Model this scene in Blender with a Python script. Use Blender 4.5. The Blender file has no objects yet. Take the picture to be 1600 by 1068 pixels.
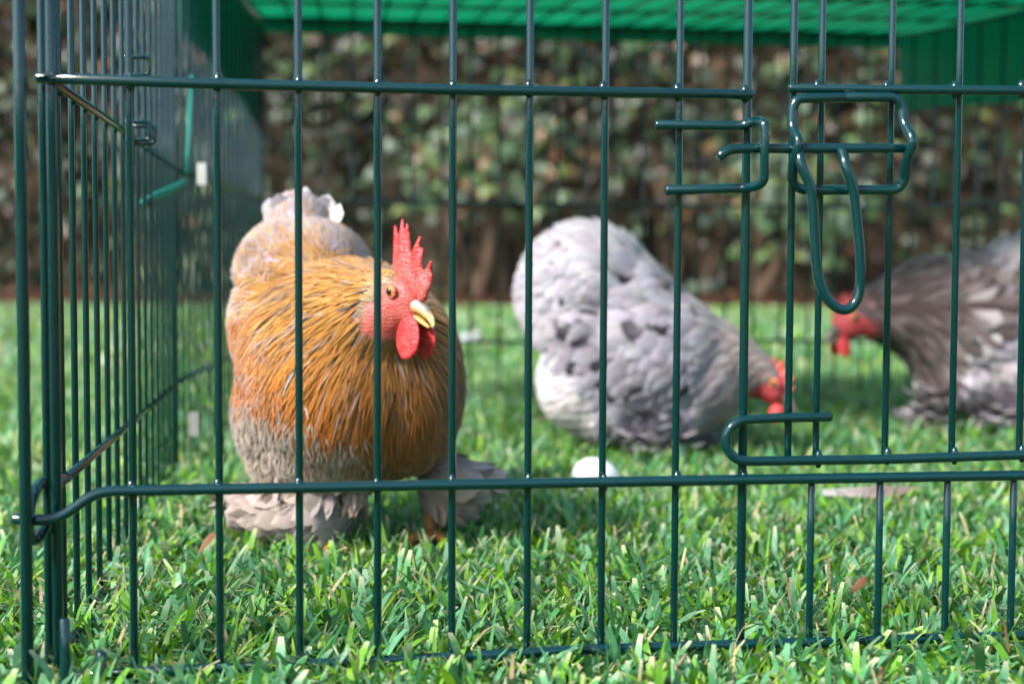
import bpy, bmesh, math, random
import numpy as np
from mathutils import Vector, Matrix, Quaternion, noise
from mathutils.bvhtree import BVHTree

random.seed(7)
RNG = np.random.default_rng(7)
scene = bpy.context.scene
COL = scene.collection
R = math.radians

# ------------------------------------------------------------------ camera, sky, sun, exposure
W0, H0, FPX = 1600.0, 1068.0, 2222.0
CAM_H = 0.207
cam_d = bpy.data.cameras.new("camera")
cam_d.sensor_width = 36.0
cam_d.lens = FPX / W0 * 36.0
cam_d.clip_start, cam_d.clip_end = 0.02, 400.0
cam_d.dof.use_dof = True
cam_d.dof.focus_distance = 0.79
cam_d.dof.aperture_fstop = 6.0
cam_d.dof.aperture_blades = 0
cam = bpy.data.objects.new("camera", cam_d)
COL.objects.link(cam)
CAM_R = Matrix.Rotation(R(90 - 3.07), 3, 'X') @ Matrix.Rotation(R(0.26), 3, 'Z')
CAM_P = Vector((0, 0, CAM_H))
cam.matrix_world = Matrix.Translation(CAM_P) @ CAM_R.to_4x4()
scene.camera = cam

TO_SUN = Vector((-0.60, -0.52, 0.70)).normalized()
world = bpy.data.worlds.new("World")
scene.world = world
world.use_nodes = True
nt = world.node_tree
sky = nt.nodes.new("ShaderNodeTexSky")
sky.sky_type = 'NISHITA'
sky.sun_disc = False
sky.sun_elevation = math.asin(TO_SUN.z)
sky.sun_rotation = math.atan2(TO_SUN.x, TO_SUN.y)
sky.air_density, sky.dust_density, sky.ozone_density = 1.0, 1.6, 1.0
nt.links.new(sky.outputs[0], nt.nodes["Background"].inputs[0])
nt.nodes["Background"].inputs[1].default_value = 0.12
sun_d = bpy.data.lights.new("sun", 'SUN')
sun_d.energy = 3.0
sun_d.angle = R(9)
sun_d.color = (1.0, 0.95, 0.88)
sun = bpy.data.objects.new("sun", sun_d)
sun.rotation_euler = (-TO_SUN).to_track_quat('-Z', 'Y').to_euler()
COL.objects.link(sun)
scene.view_settings.view_transform = 'Standard'
scene.view_settings.look = 'None'
scene.view_settings.exposure = 1.52
scene.view_settings.gamma = 1.0
scene.cycles.max_bounces = 6
scene.cycles.use_denoising = True

# ------------------------------------------------------------------ helpers
def ray(px, py):
    return CAM_R @ Vector(((px - W0 / 2) / FPX, -(py - H0 / 2) / FPX, -1.0))

def P(px, py, Z):                       # the place at depth Z (metres ahead) seen at that pixel of the photo
    d = ray(px, py)
    return CAM_P + d * (Z / d.y)

def on_ground(px, py, z=0.0):
    d = ray(px, py)
    return CAM_P + d * ((z - CAM_H) / d.z)

def px_of(p):
    q = CAM_R.transposed() @ (Vector(p) - CAM_P)
    return (W0 / 2 + FPX * q.x / -q.z, H0 / 2 - FPX * q.y / -q.z)

def link(name, me, mat=None, parent=None):
    o = bpy.data.objects.new(name, me)
    COL.objects.link(o)
    if mat is not None and me is not None:
        me.materials.append(mat)
    if parent is not None:
        o.parent = parent
        o.matrix_parent_inverse = Matrix.Translation(parent.location).inverted()
    return o

def tag(o, label=None, cat=None, group=None, kind=None):
    if label: o["label"] = label
    if cat: o["category"] = cat
    if group: o["group"] = group
    if kind: o["kind"] = kind
    return o

def empty(name, loc, label=None, cat=None, group=None):
    o = bpy.data.objects.new(name, None)
    o.empty_display_size = 0.02
    COL.objects.link(o)
    o.location = loc
    return tag(o, label, cat, group)

class MB:
    """collects vertices, faces, uvs and colours, links them as one mesh object"""
    def __init__(s):
        s.v, s.f, s.uv, s.c = [], [], [], []
    def add(s, v, f, uv=None, c=None):
        b = len(s.v)
        s.v += [tuple(x) for x in v]
        s.f += [tuple(i + b for i in q) for q in f]
        s.uv += list(uv) if uv is not None else [(0.5, 0.5)] * len(v)
        s.c += list(c) if c is not None else [(1, 1, 1, 0)] * len(v)
    def mesh(s, name, smooth=True):
        me = bpy.data.meshes.new(name)
        me.from_pydata(s.v, [], s.f)
        set_attr(me, np.array(s.uv, dtype=np.float32), np.array(s.c, dtype=np.float32))
        if smooth:
            me.polygons.foreach_set("use_smooth", [True] * len(me.polygons))
        me.update()
        return me
    def build(s, name, mat, parent=None, smooth=True):
        return link(name, s.mesh(name, smooth), mat, parent)

def set_attr(me, uv=None, col=None):
    if uv is not None:
        li = np.empty(len(me.loops), dtype=np.int32)
        me.loops.foreach_get("vertex_index", li)
        l = me.uv_layers.new(name="UVMap")
        l.data.foreach_set("uv", uv[li].ravel())
    if col is not None:
        a = me.color_attributes.new("Col", 'FLOAT_COLOR', 'POINT')
        a.data.foreach_set("color", col.ravel())

def tube(mb, pts, r, seg=10, closed=False, round_ends=True):
    pts = [Vector(p) for p in pts]
    if closed:
        pts = pts + [pts[0]]
    rad = r if isinstance(r, (list, tuple)) else [r] * len(pts)
    tan = []
    for i in range(len(pts)):
        a, b = pts[max(i - 1, 0)], pts[min(i + 1, len(pts) - 1)]
        tan.append((b - a).normalized())
    if round_ends and not closed:
        pts = [pts[0]] + pts + [pts[-1]]
        tan = [tan[0]] + tan + [tan[-1]]
        rad = [rad[0] * 0.72] + list(rad) + [rad[-1] * 0.72]
        pts[0] = pts[0] - tan[0] * rad[1] * 0.35
        pts[-1] = pts[-1] + tan[-1] * rad[-2] * 0.35
    n = tan[0].orthogonal().normalized()
    v, rings = [], []
    for i, p in enumerate(pts):
        n = (n - tan[i] * n.dot(tan[i])).normalized()
        b = tan[i].cross(n)
        ring = []
        for k in range(seg):
            a = 2 * math.pi * k / seg
            ring.append(len(v))
            v.append(p + (n * math.cos(a) + b * math.sin(a)) * rad[i])
        rings.append(ring)
    f = []
    for i in range(len(rings) - 1):
        for k in range(seg):
            f.append((rings[i][k], rings[i][(k + 1) % seg], rings[i + 1][(k + 1) % seg], rings[i + 1][k]))
    f.append(tuple(reversed(rings[0])))
    f.append(tuple(rings[-1]))
    mb.add(v, f)

def smooth_path(pts, n=6):              # Catmull-Rom through the points
    pts = [Vector(p) for p in pts]
    q = [pts[0] * 2 - pts[1]] + pts + [pts[-1] * 2 - pts[-2]]
    out = []
    for i in range(1, len(q) - 2):
        a, b, c, d = q[i - 1], q[i], q[i + 1], q[i + 2]
        for k in range(n):
            t = k / n
            out.append(0.5 * ((2 * b) + (c - a) * t + (2 * a - 5 * b + 4 * c - d) * t * t + (-a + 3 * b - 3 * c + d) * t ** 3))
    out.append(pts[-1])
    return out

def fillet(pts, rad, n=5):              # wire bends: straight runs with rounded corners
    pts = [Vector(p) for p in pts]
    out = [pts[0]]
    for i in range(1, len(pts) - 1):
        a, b, c = pts[i - 1], pts[i], pts[i + 1]
        d1, d2 = (a - b), (c - b)
        r_ = min(rad, d1.length * 0.48, d2.length * 0.48)
        s, e = b + d1.normalized() * r_, b + d2.normalized() * r_
        for k in range(n + 1):
            t = k / n
            out.append(s * (1 - t) ** 2 + b * 2 * t * (1 - t) + e * t * t)
    out.append(pts[-1])
    return out

def nodes(mat):
    mat.use_nodes = True
    t = mat.node_tree
    b = t.nodes["Principled BSDF"]
    return t, b, (lambda kind: t.nodes.new("ShaderNode" + kind)), (lambda a, c: t.links.new(a, c))

def simple(name, rgb, rough=0.5, spec=0.5, var=0.25, scale=40.0, bump=0.0, bscale=200.0, metal=0.0, sss=0.0):
    m = bpy.data.materials.new(name)
    t, b, N, L = nodes(m)
    b.inputs["Roughness"].default_value = rough
    b.inputs["Specular IOR Level"].default_value = spec
    b.inputs["Metallic"].default_value = metal
    g = N("NewGeometry")
    nz = N("TexNoise"); nz.inputs["Scale"].default_value = scale; nz.inputs["Detail"].default_value = 4
    L(g.outputs["Position"], nz.inputs["Vector"])
    mx = N("MixRGB"); mx.blend_type = 'MULTIPLY'; mx.inputs[0].default_value = 1.0
    mx.inputs[1].default_value = (*rgb, 1)
    rp = N("ValToRGB")
    rp.color_ramp.elements[0].position, rp.color_ramp.elements[1].position = 0.25, 0.75
    rp.color_ramp.elements[0].color = (1 - var,) * 3 + (1,)
    rp.color_ramp.elements[1].color = (1 + var,) * 3 + (1,)
    L(nz.outputs["Fac"], rp.inputs[0]); L(rp.outputs[0], mx.inputs[2])
    L(mx.outputs[0], b.inputs["Base Color"])
    if bump:
        nb = N("TexNoise"); nb.inputs["Scale"].default_value = bscale; nb.inputs["Detail"].default_value = 3
        L(g.outputs["Position"], nb.inputs["Vector"])
        bp = N("Bump"); bp.inputs["Strength"].default_value = bump; bp.inputs["Distance"].default_value = 0.001
        L(nb.outputs["Fac"], bp.inputs["Height"]); L(bp.outputs[0], b.inputs["Normal"])
    if sss:
        b.inputs["Subsurface Weight"].default_value = sss
        b.inputs["Subsurface Radius"].default_value = (0.004, 0.0015, 0.001)
        b.inputs["Subsurface Scale"].default_value = 1.0
    return m

def attr_mat(name, rough=0.6, spec=0.3, transl=0.0, kind="plain", sss=0.0, bump=0.0):
    """colour from the mesh's own colour attribute; feathers and leaves read their uv for barbs and veins"""
    m = bpy.data.materials.new(name)
    t, b, N, L = nodes(m)
    b.inputs["Roughness"].default_value = rough
    b.inputs["Specular IOR Level"].default_value = spec
    at = N("VertexColor"); at.layer_name = "Col"
    colour = at.outputs["Color"]
    g = N("NewGeometry")
    if kind == "feather":
        uv = N("UVMap"); uv.uv_map = "UVMap"
        sp = N("SeparateXYZ"); L(uv.outputs[0], sp.inputs[0])
        # distance from the shaft
        d = N("Math"); d.operation = 'SUBTRACT'; d.inputs[1].default_value = 0.5; L(sp.outputs[0], d.inputs[0])
        ab = N("Math"); ab.operation = 'ABSOLUTE'; L(d.outputs[0], ab.inputs[0])
        # ragged dark streak along the shaft, amount in the colour's alpha
        mr = N("MapRange"); mr.inputs[1].default_value = 0.10; mr.inputs[2].default_value = 0.30
        mr.inputs[3].default_value = 1.0; mr.inputs[4].default_value = 0.0
        nz = N("TexNoise"); nz.inputs["Scale"].default_value = 420; nz.inputs["Detail"].default_value = 2
        L(g.outputs["Position"], nz.inputs["Vector"])
        ad = N("Math"); ad.operation = 'MULTIPLY_ADD'; ad.inputs[1].default_value = 0.22; L(nz.outputs["Fac"], ad.inputs[0])
        s2 = N("Math"); s2.operation = 'SUBTRACT'; s2.inputs[1].default_value = 0.11; L(ab.outputs[0], s2.inputs[0])
        L(s2.outputs[0], ad.inputs[2]); L(ad.outputs[0], mr.inputs[0])
        mul = N("Math"); mul.operation = 'MULTIPLY'; L(mr.outputs[0], mul.inputs[0]); L(at.outputs["Alpha"], mul.inputs[1])
        mx = N("MixRGB"); L(mul.outputs[0], mx.inputs[0]); L(colour, mx.inputs[1]); mx.inputs[2].default_value = (0.075, 0.052, 0.05, 1)
        # barbs: fine slanted lines
        w = N("Math"); w.operation = 'MULTIPLY_ADD'; w.inputs[1].default_value = -0.35; L(ab.outputs[0], w.inputs[0]); L(sp.outputs[1], w.inputs[2])
        fr = N("Math"); fr.operation = 'MULTIPLY'; fr.inputs[1].default_value = 170.0; L(w.outputs[0], fr.inputs[0])
        sn = N("Math"); sn.operation = 'SINE'; L(fr.outputs[0], sn.inputs[0])
        rp = N("MapRange"); rp.inputs[1].default_value = -1; rp.inputs[2].default_value = 1
        rp.inputs[3].default_value = 0.80; rp.inputs[4].default_value = 1.12
        L(sn.outputs[0], rp.inputs[0])
        m2 = N("MixRGB"); m2.blend_type = 'MULTIPLY'; m2.inputs[0].default_value = 1; L(mx.outputs[0], m2.inputs[1]); L(rp.outputs[0], m2.inputs[2])
        colour = m2.outputs[0]
        bp = N("Bump"); bp.inputs["Strength"].default_value = 0.35; bp.inputs["Distance"].default_value = 0.0006
        L(sn.outputs[0], bp.inputs["Height"]); L(bp.outputs[0], b.inputs["Normal"])
        b.inputs["Sheen Weight"].default_value = 0.25
        b.inputs["Sheen Roughness"].default_value = 0.5
    elif kind == "skin":
        vo = N("TexVoronoi"); vo.inputs["Scale"].default_value = 900
        L(g.outputs["Position"], vo.inputs["Vector"])
        nz = N("TexNoise"); nz.inputs["Scale"].default_value = 260; nz.inputs["Detail"].default_value = 3
        L(g.outputs["Position"], nz.inputs["Vector"])
        rp = N("MapRange"); rp.inputs[1].default_value = 0.0; rp.inputs[2].default_value = 0.7
        rp.inputs[3].default_value = 1.35; rp.inputs[4].default_value = 0.7
        L(vo.outputs["Distance"], rp.inputs[0])
        m2 = N("MixRGB"); m2.blend_type = 'MULTIPLY'; m2.inputs[0].default_value = 0.45; L(colour, m2.inputs[1]); L(rp.outputs[0], m2.inputs[2])
        colour = m2.outputs[0]
        wv = N("TexWave"); wv.bands_direction = 'Z'; wv.inputs["Scale"].default_value = 130; wv.inputs["Distortion"].default_value = 9; wv.inputs["Detail"].default_value = 3; wv.inputs["Detail Scale"].default_value = 1.4
        L(g.outputs["Position"], wv.inputs["Vector"])
        a0 = N("Math"); a0.operation = 'MULTIPLY_ADD'; a0.inputs[1].default_value = 0.55; L(wv.outputs["Fac"], a0.inputs[0]); L(nz.outputs["Fac"], a0.inputs[2])
        ad = N("Math"); ad.operation = 'SUBTRACT'; L(a0.outputs[0], ad.inputs[0]); L(vo.outputs["Distance"], ad.inputs[1])
        m3 = N("MixRGB"); m3.blend_type = 'MIX'; r3 = N("MapRange"); r3.inputs[1].default_value = .45; r3.inputs[2].default_value = .7; r3.inputs[4].default_value = .45
        n3 = N("TexNoise"); n3.inputs["Scale"].default_value = 190; n3.inputs["Detail"].default_value = 4; L(g.outputs["Position"], n3.inputs["Vector"])
        L(n3.outputs["Fac"], r3.inputs[0]); L(r3.outputs[0], m3.inputs[0]); L(colour, m3.inputs[1]); m3.inputs[2].default_value = (0.68, 0.16, 0.15, 1)
        colour = m3.outputs[0]
        bp = N("Bump"); bp.inputs["Strength"].default_value = bump or 0.36; bp.inputs["Distance"].default_value = 0.0012
        L(ad.outputs[0], bp.inputs["Height"]); L(bp.outputs[0], b.inputs["Normal"])
    elif kind == "blade":
        uv = N("UVMap"); uv.uv_map = "UVMap"
        sp = N("SeparateXYZ"); L(uv.outputs[0], sp.inputs[0])
        fr = N("Math"); fr.operation = 'MULTIPLY'; fr.inputs[1].default_value = 38; L(sp.outputs[0], fr.inputs[0])
        sn = N("Math"); sn.operation = 'SINE'; L(fr.outputs[0], sn.inputs[0])
        bp = N("Bump"); bp.inputs["Strength"].default_value = 0.25; bp.inputs["Distance"].default_value = 0.0004
        L(sn.outputs[0], bp.inputs["Height"]); L(bp.outputs[0], b.inputs["Normal"])
        nz = N("TexNoise"); nz.inputs["Scale"].default_value = 160; nz.inputs["Detail"].default_value = 2
        L(g.outputs["Position"], nz.inputs["Vector"])
        rp = N("MapRange"); rp.inputs[1].default_value = 0.3; rp.inputs[2].default_value = 0.7
        rp.inputs[3].default_value = 0.82; rp.inputs[4].default_value = 1.18
        L(nz.outputs["Fac"], rp.inputs[0])
        m2 = N("MixRGB"); m2.blend_type = 'MULTIPLY'; m2.inputs[0].default_value = 1; L(colour, m2.inputs[1]); L(rp.outputs[0], m2.inputs[2])
        colour = m2.outputs[0]
    L(colour, b.inputs["Base Color"])
    if sss:
        b.inputs["Subsurface Weight"].default_value = sss
        b.inputs["Subsurface Radius"].default_value = (0.004, 0.001, 0.0008)
        b.inputs["Subsurface Scale"].default_value = 1.0
    if transl:
        tr = N("BsdfTranslucent"); L(colour, tr.inputs[0])
        ms = N("MixShader"); ms.inputs[0].default_value = transl
        out = t.nodes["Material Output"]
        L(b.outputs[0], ms.inputs[1]); L(tr.outputs[0], ms.inputs[2]); L(ms.outputs[0], out.inputs[0])
    return m

M_wire = simple("green_powder_coat", (0.0005, 0.025, 0.027), 0.11, 0.5, 0.10, 120, 0.05, 500)
M_wire.node_tree.nodes['Principled BSDF'].inputs['IOR'].default_value = 1.55
M_feather = attr_mat("feather", 0.62, 0.25, 0.10, "feather")
M_down = attr_mat("down", 0.85, 0.1)
M_skin = attr_mat("red_skin", 0.42, 0.45, 0.0, "skin", 0.15)
M_horn = attr_mat("horn", 0.28, 0.5)
M_leg = simple("leg_scale", (0.24, 0.11, 0.02), 0.5, 0.4, 0.3, 300, 0.6, 700)
M_blade = attr_mat("grass_blade", 0.38, 0.5, 0.34, "blade")
M_leaf = attr_mat("creeper_leaf", 0.45, 0.35, 0.15)
M_iris = simple("iris", (0.62, 0.26, 0.03), 0.1, 0.6, 0.4, 900)
M_pupil = simple("pupil", (0.004, 0.004, 0.005), 0.03, 0.8, 0.0)
M_shell = simple("egg_shell", (0.85, 0.84, 0.82), 0.45, 0.4, 0.04, 60)
M_clip = simple("white_plastic", (0.50, 0.50, 0.48), 0.4, 0.5, 0.05)
M_strap = simple("teal_webbing", (0.015, 0.26, 0.21), 0.6, 0.3, 0.15, 200)
M_bark = simple("bark", (0.075, 0.05, 0.035), 0.9, 0.1, 0.4, 30, 0.8, 60)
M_dry = simple("dry_leaf", (0.30, 0.14, 0.06), 0.8, 0.2, 0.4, 120)

# ------------------------------------------------------------------ the setting: lawn, soil bed, wall, creeper
m = bpy.data.materials.new("lawn_soil")
t, b, N, L = nodes(m)
g = N("NewGeometry")
n1 = N("TexNoise"); n1.inputs["Scale"].default_value = 45; n1.inputs["Detail"].default_value = 8
L(g.outputs["Position"], n1.inputs["Vector"])
rp = N("ValToRGB"); e = rp.color_ramp.elements
e[0].position, e[0].color = 0.35, (0.030, 0.060, 0.014, 1)
e[1].position, e[1].color = 0.70, (0.085, 0.150, 0.035, 1)
L(n1.outputs["Fac"], rp.inputs[0]); L(rp.outputs[0], b.inputs["Base Color"])
b.inputs["Roughness"].default_value = 0.9
bp = N("Bump"); bp.inputs["Distance"].default_value = 0.01
L(n1.outputs["Fac"], bp.inputs["Height"]); L(bp.outputs[0], b.inputs["Normal"])
mb = MB()
mb.add([(-60, -60, 0), (60, -60, 0), (60, 60, 0), (-60, 60, 0)], [(0, 1, 2, 3)])
tag(mb.build("lawn", m), kind="structure")

mb = MB(); v, f = [], []
NB = 72                                  # unseen bank added round the back and sides to darken the wire reflections
for j in range(9):
    for i in range(NB + 1):
        w = j / 8
        a = R(8) - (math.pi + R(16)) * i / NB
        r_ = 7.0 + 3.0 * w
        v.append((r_ * math.cos(a), r_ * math.sin(a) - 0.2, -0.02 + (1.70 + .15 * math.sin(i * 1.3) + .1 * math.sin(i * 3.1)) * (3 * w * w - 2 * w ** 3) ** .6))
for j in range(8):
    for i in range(NB):
        a = j * (NB + 1) + i
        f.append((a, a + 1, a + NB + 2, a + NB + 1))
mb.add(v, f)
tag(mb.build("unseen_bank", bpy.data.materials["lawn_soil"]), kind="structure")

WALL_Y = 7.1
M_soil = simple("soil", (0.035, 0.015, 0.009), 0.95, 0.1, 0.5, 14, 1.0, 40)
mb = MB()
v, f = [], []
nx, ny = 80, 6
for j in range(ny + 1):
    for i in range(nx + 1):
        edge = 0.004 if j in (0,) else 0.05 + 0.03 * random.random()
        v.append((-8 + 16 * i / nx, WALL_Y - 0.55 + 0.545 * j / ny + (0.03 * math.sin(i * 1.7) if j == 0 else 0), edge))
for j in range(ny):
    for i in range(nx):
        a = j * (nx + 1) + i
        f.append((a, a + 1, a + nx + 2, a + nx + 1))
mb.add(v, f)
tag(mb.build("soil_bed", M_soil), kind="structure")

m = bpy.data.materials.new("rendered_wall")
t, b, N, L = nodes(m)
g = N("NewGeometry")
n1 = N("TexNoise"); n1.inputs["Scale"].default_value = 2.4; n1.inputs["Detail"].default_value = 9
L(g.outputs["Position"], n1.inputs["Vector"])
rp = N("ValToRGB"); e = rp.color_ramp.elements
e[0].position, e[0].color = 0.35, (0.012, 0.008, 0.004, 1)
e[1].position, e[1].color = 0.68, (0.066, 0.044, 0.021, 1)
L(n1.outputs["Fac"], rp.inputs[0]); L(rp.outputs[0], b.inputs["Base Color"])
b.inputs["Roughness"].default_value = 0.95
bp = N("Bump"); bp.inputs["Distance"].default_value = 0.02
L(n1.outputs["Fac"], bp.inputs["Height"]); L(bp.outputs[0], b.inputs["Normal"])
mb = MB()
def box(mb, a, c):
    x0, y0, z0 = a; x1, y1, z1 = c
    v = [(x0, y0, z0), (x1, y0, z0), (x1, y1, z0), (x0, y1, z0), (x0, y0, z1), (x1, y0, z1), (x1, y1, z1), (x0, y1, z1)]
    mb.add(v, [(0, 3, 2, 1), (4, 5, 6, 7), (0, 1, 5, 4), (1, 2, 6, 5), (2, 3, 7, 6), (3, 0, 4, 7)])
box(mb, (-8, WALL_Y, -0.05), (8, WALL_Y + 0.22, 2.3))
box(mb, (-8.02, WALL_Y - 0.02, 2.3), (8.02, WALL_Y + 0.24, 2.36))
tag(mb.build("garden_wall", m, smooth=False), "brown rendered garden wall behind the lawn, half hidden by creeper", "wall")

# creeper: thousands of ivy leaves on stems
def leaf_shape(mb, c, up, nrm, s, col):
    side = up.cross(nrm).normalized()
    out = [(0, -0.15, 0), (0.33, -0.30, -.05), (0.50, 0.10, -.10), (0.22, 0.25, 0.0), (0, 0.72, -.12), (-0.22, 0.25, 0.0), (-0.50, 0.10, -.10), (-0.33, -0.30, -.05), (0, 0.12, .06)]
    v = [c + side * (x * s) + up * (y * s) + nrm * (z * s) for x, y, z in out]
    mb.add(v, [(8, k, (k + 1) % 8) for k in range(8)], None, [col] * 9)

creeper = empty("creeper", (0, WALL_Y - 0.1, 0), "dense ivy creeper with small mottled leaves covering the garden wall", "creeper")
mb = MB()
cl = [(random.uniform(-4.2, 4.2), random.uniform(0.25, 2.3), random.uniform(0.2, 0.5)) for _ in range(150)]
def dens(x, z):
    d = 0.26 + 0.74 * min(1, max(0, (z - 0.35) / 0.75))
    s = sum(1 for cx, cz, r_ in cl if (x - cx) ** 2 + (z - cz) ** 2 < r_ * r_)
    return d * (0.16 + 0.42 * min(s, 2))
PAL = [(0.045, 0.085, 0.035), (0.07, 0.125, 0.055), (0.10, 0.17, 0.06), (0.095, 0.14, 0.10), (0.16, 0.19, 0.14), (0.13, 0.17, 0.04), (0.17, 0.105, 0.05), (0.23, 0.17, 0.14), (0.25, 0.11, 0.05)]
PW = [3.8, 4.4, 3.2, 2.2, 0.9, 1.5, 1.4, 0.5, 0.4]
n = 0
while n < 7000:
    x, z = random.uniform(-4.4, 4.4), 2.4 * random.random()
    if random.random() > dens(x, z):
        continue
    y = WALL_Y - 0.02 - random.random() ** 1.5 * 0.26 * min(1, 0.3 + z)
    nrm = Vector((random.gauss(0, .5), -1, random.gauss(.35, .45))).normalized()
    up = Vector((random.gauss(0, .7), 0, -1)); up = (up - nrm * up.dot(nrm)).normalized()
    cl_ = math.sin(x * 3.1 + 1.3 * math.sin(z * 4)) + math.sin(z * 5.3 + x * 1.7)
    c = random.choices(PAL, PW if cl_ > -.3 else [2.4, 2.4, 1.4, 1.6, .9, 1.0, 3.0, 1.0, .8])[0]
    k = 0.10 + 0.85 * random.random() ** 2.2
    leaf_shape(mb, Vector((x, y, z)), up, nrm, random.uniform(0.045, 0.10), (c[0] * k, c[1] * k, c[2] * k, 0))
    n += 1
mb.build("foliage", M_leaf, creeper)
mb = MB()
for i in range(900):
    x, u = random.uniform(-4.4, 4.4), random.random()
    nrm = Vector((random.gauss(0, .4), random.gauss(-.2, .4), 1)).normalized()
    up = Vector((random.gauss(0, 1), random.gauss(0, 1), 0)); up = (up - nrm * up.dot(nrm)).normalized()
    c = random.choice([(.10, .05, .025), (.16, .085, .045), (.05, .03, .02), (.05, .09, .03), (.08, .13, .05)])
    leaf_shape(mb, Vector((x, WALL_Y - .66 + .62 * u ** .8, .012 + .07 * min(1, u * 1.3))), up, nrm, random.uniform(.03, .06), (*c, 0))
tag(mb.build("leaf_litter", M_leaf), kind="stuff")
mb = MB()
for i in range(46):
    x = random.uniform(-4.2, 4.2)
    pts, z = [], 0.0
    while z < random.uniform(0.9, 2.2):
        pts.append((x, WALL_Y - 0.03 - 0.05 * random.random(), z))
        x += random.gauss(0, 0.07); z += 0.17
    tube(mb, smooth_path(pts, 3), [0.012 * (1 - 0.7 * k / (3 * len(pts))) for k in range(3 * len(pts) - 2)], 6)
mb.build("stem", M_bark, creeper)

# two bare shrub trunks in the bed in front of the wall
def shrub(px_list, label):
    base = P(px_list[0][0], px_list[0][1], 6.75); base.z = 0.0
    t_ = empty("shrub", base, label, "shrub", "shrubs at the foot of the wall")
    mb = MB()
    for branch in px_list[1]:
        pts = [P(a, b_, 6.75) + Vector((0, random.uniform(-.05, .05), 0)) for a, b_ in branch]
        pts[0].z = max(pts[0].z, -0.01)
        pp = smooth_path(pts, 4)
        tube(mb, pp, [0.034 * (1 - 0.6 * k / len(pp)) for k in range(len(pp))], 8)
    mb.build("trunk", M_bark, t_)
    mb = MB()
    for branch in px_list[1]:
        tip = P(*branch[-1], 6.7)
        for _ in range(110):
            c = random.choices(PAL, PW)[0]
            nrm = Vector((random.gauss(0, .6), -1, random.gauss(.3, .5))).normalized()
            up = Vector((random.gauss(0, .7), 0, -1)); up = (up - nrm * up.dot(nrm)).normalized()
            leaf_shape(mb, tip + Vector((random.gauss(0, .14), random.gauss(-.02, .07), random.gauss(.1, .13))), up, nrm, random.uniform(.05, .09), (*c, 0))
    mb.build("crown", M_leaf, t_)
shrub([(752, 480), [[(752, 478), (740, 420), (712, 370), (690, 290)], [(750, 470), (765, 400), (768, 330), (800, 260)]]], "leaning bare shrub stems rising by the wall right of the orange rooster's comb")
shrub([(1190, 480), [[(1190, 478), (1182, 410), (1200, 330)], [(1190, 460), (1225, 400), (1262, 350)]]], "forked shrub stem at the wall foot behind the pecking grey hen's neck")

# ------------------------------------------------------------------ grass blades
def blades(n, sample, lmin, lmax, wmin, wmax, levels, lean=(0.25, 1.15)):
    x, y = sample(n)
    az = RNG.uniform(0, 2 * np.pi, n)
    ln = RNG.uniform(lmin, lmax, n) * (0.75 + 0.5 * RNG.random(n))
    wd = RNG.uniform(wmin, wmax, n)
    ln = ln * np.clip(0.80 + (y - 0.70) * 2.2, 0.80, 1.0) if lmin < .024 else ln
    th0 = RNG.uniform(0.0, 0.5, n)                       # lean from upright at the root
    th1 = th0 + RNG.uniform(lean[0], lean[1], n)          # and at the tip
    dx, dy = np.cos(az), np.sin(az)
    tw = az + np.pi / 2 + RNG.normal(0, 0.5, n)
    sx, sy = np.cos(tw), np.sin(tw)
    pos = np.stack([x, y, np.full(n, -0.001)], 1)
    pick = RNG.choice(7, n, p=[0.25, 0.25, 0.20, 0.13, 0.08, 0.07, 0.02])
    wd = np.where(pick >= 5, wd * .5, wd)
    V, UV = [], []
    blunt = RNG.random(n) < 0.55
    for k in range(levels + 1):
        s = k / levels
        if k:
            th = th0 + (th1 - th0) * (s - 0.5 / levels)
            st = ln / levels
            pos = pos + np.stack([dx * np.sin(th) * st, dy * np.sin(th) * st, np.cos(th) * st], 1)
        prof = (0.72 + 0.55 * s - 0.45 * s * s)
        prof = prof * np.where(blunt, 1.0 if k < levels else 0.62, (1 - max(0, s - 0.35) / 0.66 * 0.97))
        w = wd * prof * 0.5
        off = np.stack([sx * w, sy * w, np.zeros(n)], 1)
        V += [pos - off, pos + off]
        UV += [np.tile([0.0, s], (n, 1)), np.tile([1.0, s], (n, 1))]
    V = np.stack(V, 1)                                    # n, 2(levels+1), 3
    UV = np.stack(UV, 1)
    nv = 2 * (levels + 1)
    q = np.array([[2 * k, 2 * k + 1, 2 * k + 3, 2 * k + 2] for k in range(levels)])
    F = (np.arange(n)[:, None, None] * nv + q[None]).reshape(-1, 4)
    # blade colours: blue-green upper sides, yellow-green ones with backlight in their colour, straw, dead
    pal = np.array([[0.070, 0.270, 0.080], [0.118, 0.325, 0.155], [0.130, 0.35, 0.020], [0.21, 0.41, 0.015], [0.045, 0.16, 0.028], [0.42, 0.36, 0.17], [0.26, 0.15, 0.07]])
    base = pal[pick] * RNG.uniform(0.75, 1.25, (n, 1))
    C = np.repeat(base[:, None, :], nv, 1)
    tipc = np.array([0.64, 0.58, 0.40])
    dry = (RNG.random(n) < 0.48)[:, None] * RNG.uniform(0.3, 0.95, (n, 1))
    for j in (nv - 2, nv - 1):
        C[:, j] = C[:, j] * (1 - dry) + tipc * dry
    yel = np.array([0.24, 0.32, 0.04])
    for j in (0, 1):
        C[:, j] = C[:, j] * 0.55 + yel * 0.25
    C = np.concatenate([C, np.zeros((n, nv, 1))], 2)
    return V.reshape(-1, 3), F, UV.reshape(-1, 2), C.reshape(-1, 4)

def wedge(z0, z1, margin, power=1.0):
    def s(n):
        u = RNG.random(n)
        y = np.sqrt(z0 ** 2 + (z1 ** 2 - z0 ** 2) * u) if power == 1 else z0 + (z1 - z0) * u
        x = RNG.uniform(-1, 1, n) * (0.37 * y + margin)
        return x, y
    return s

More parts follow.
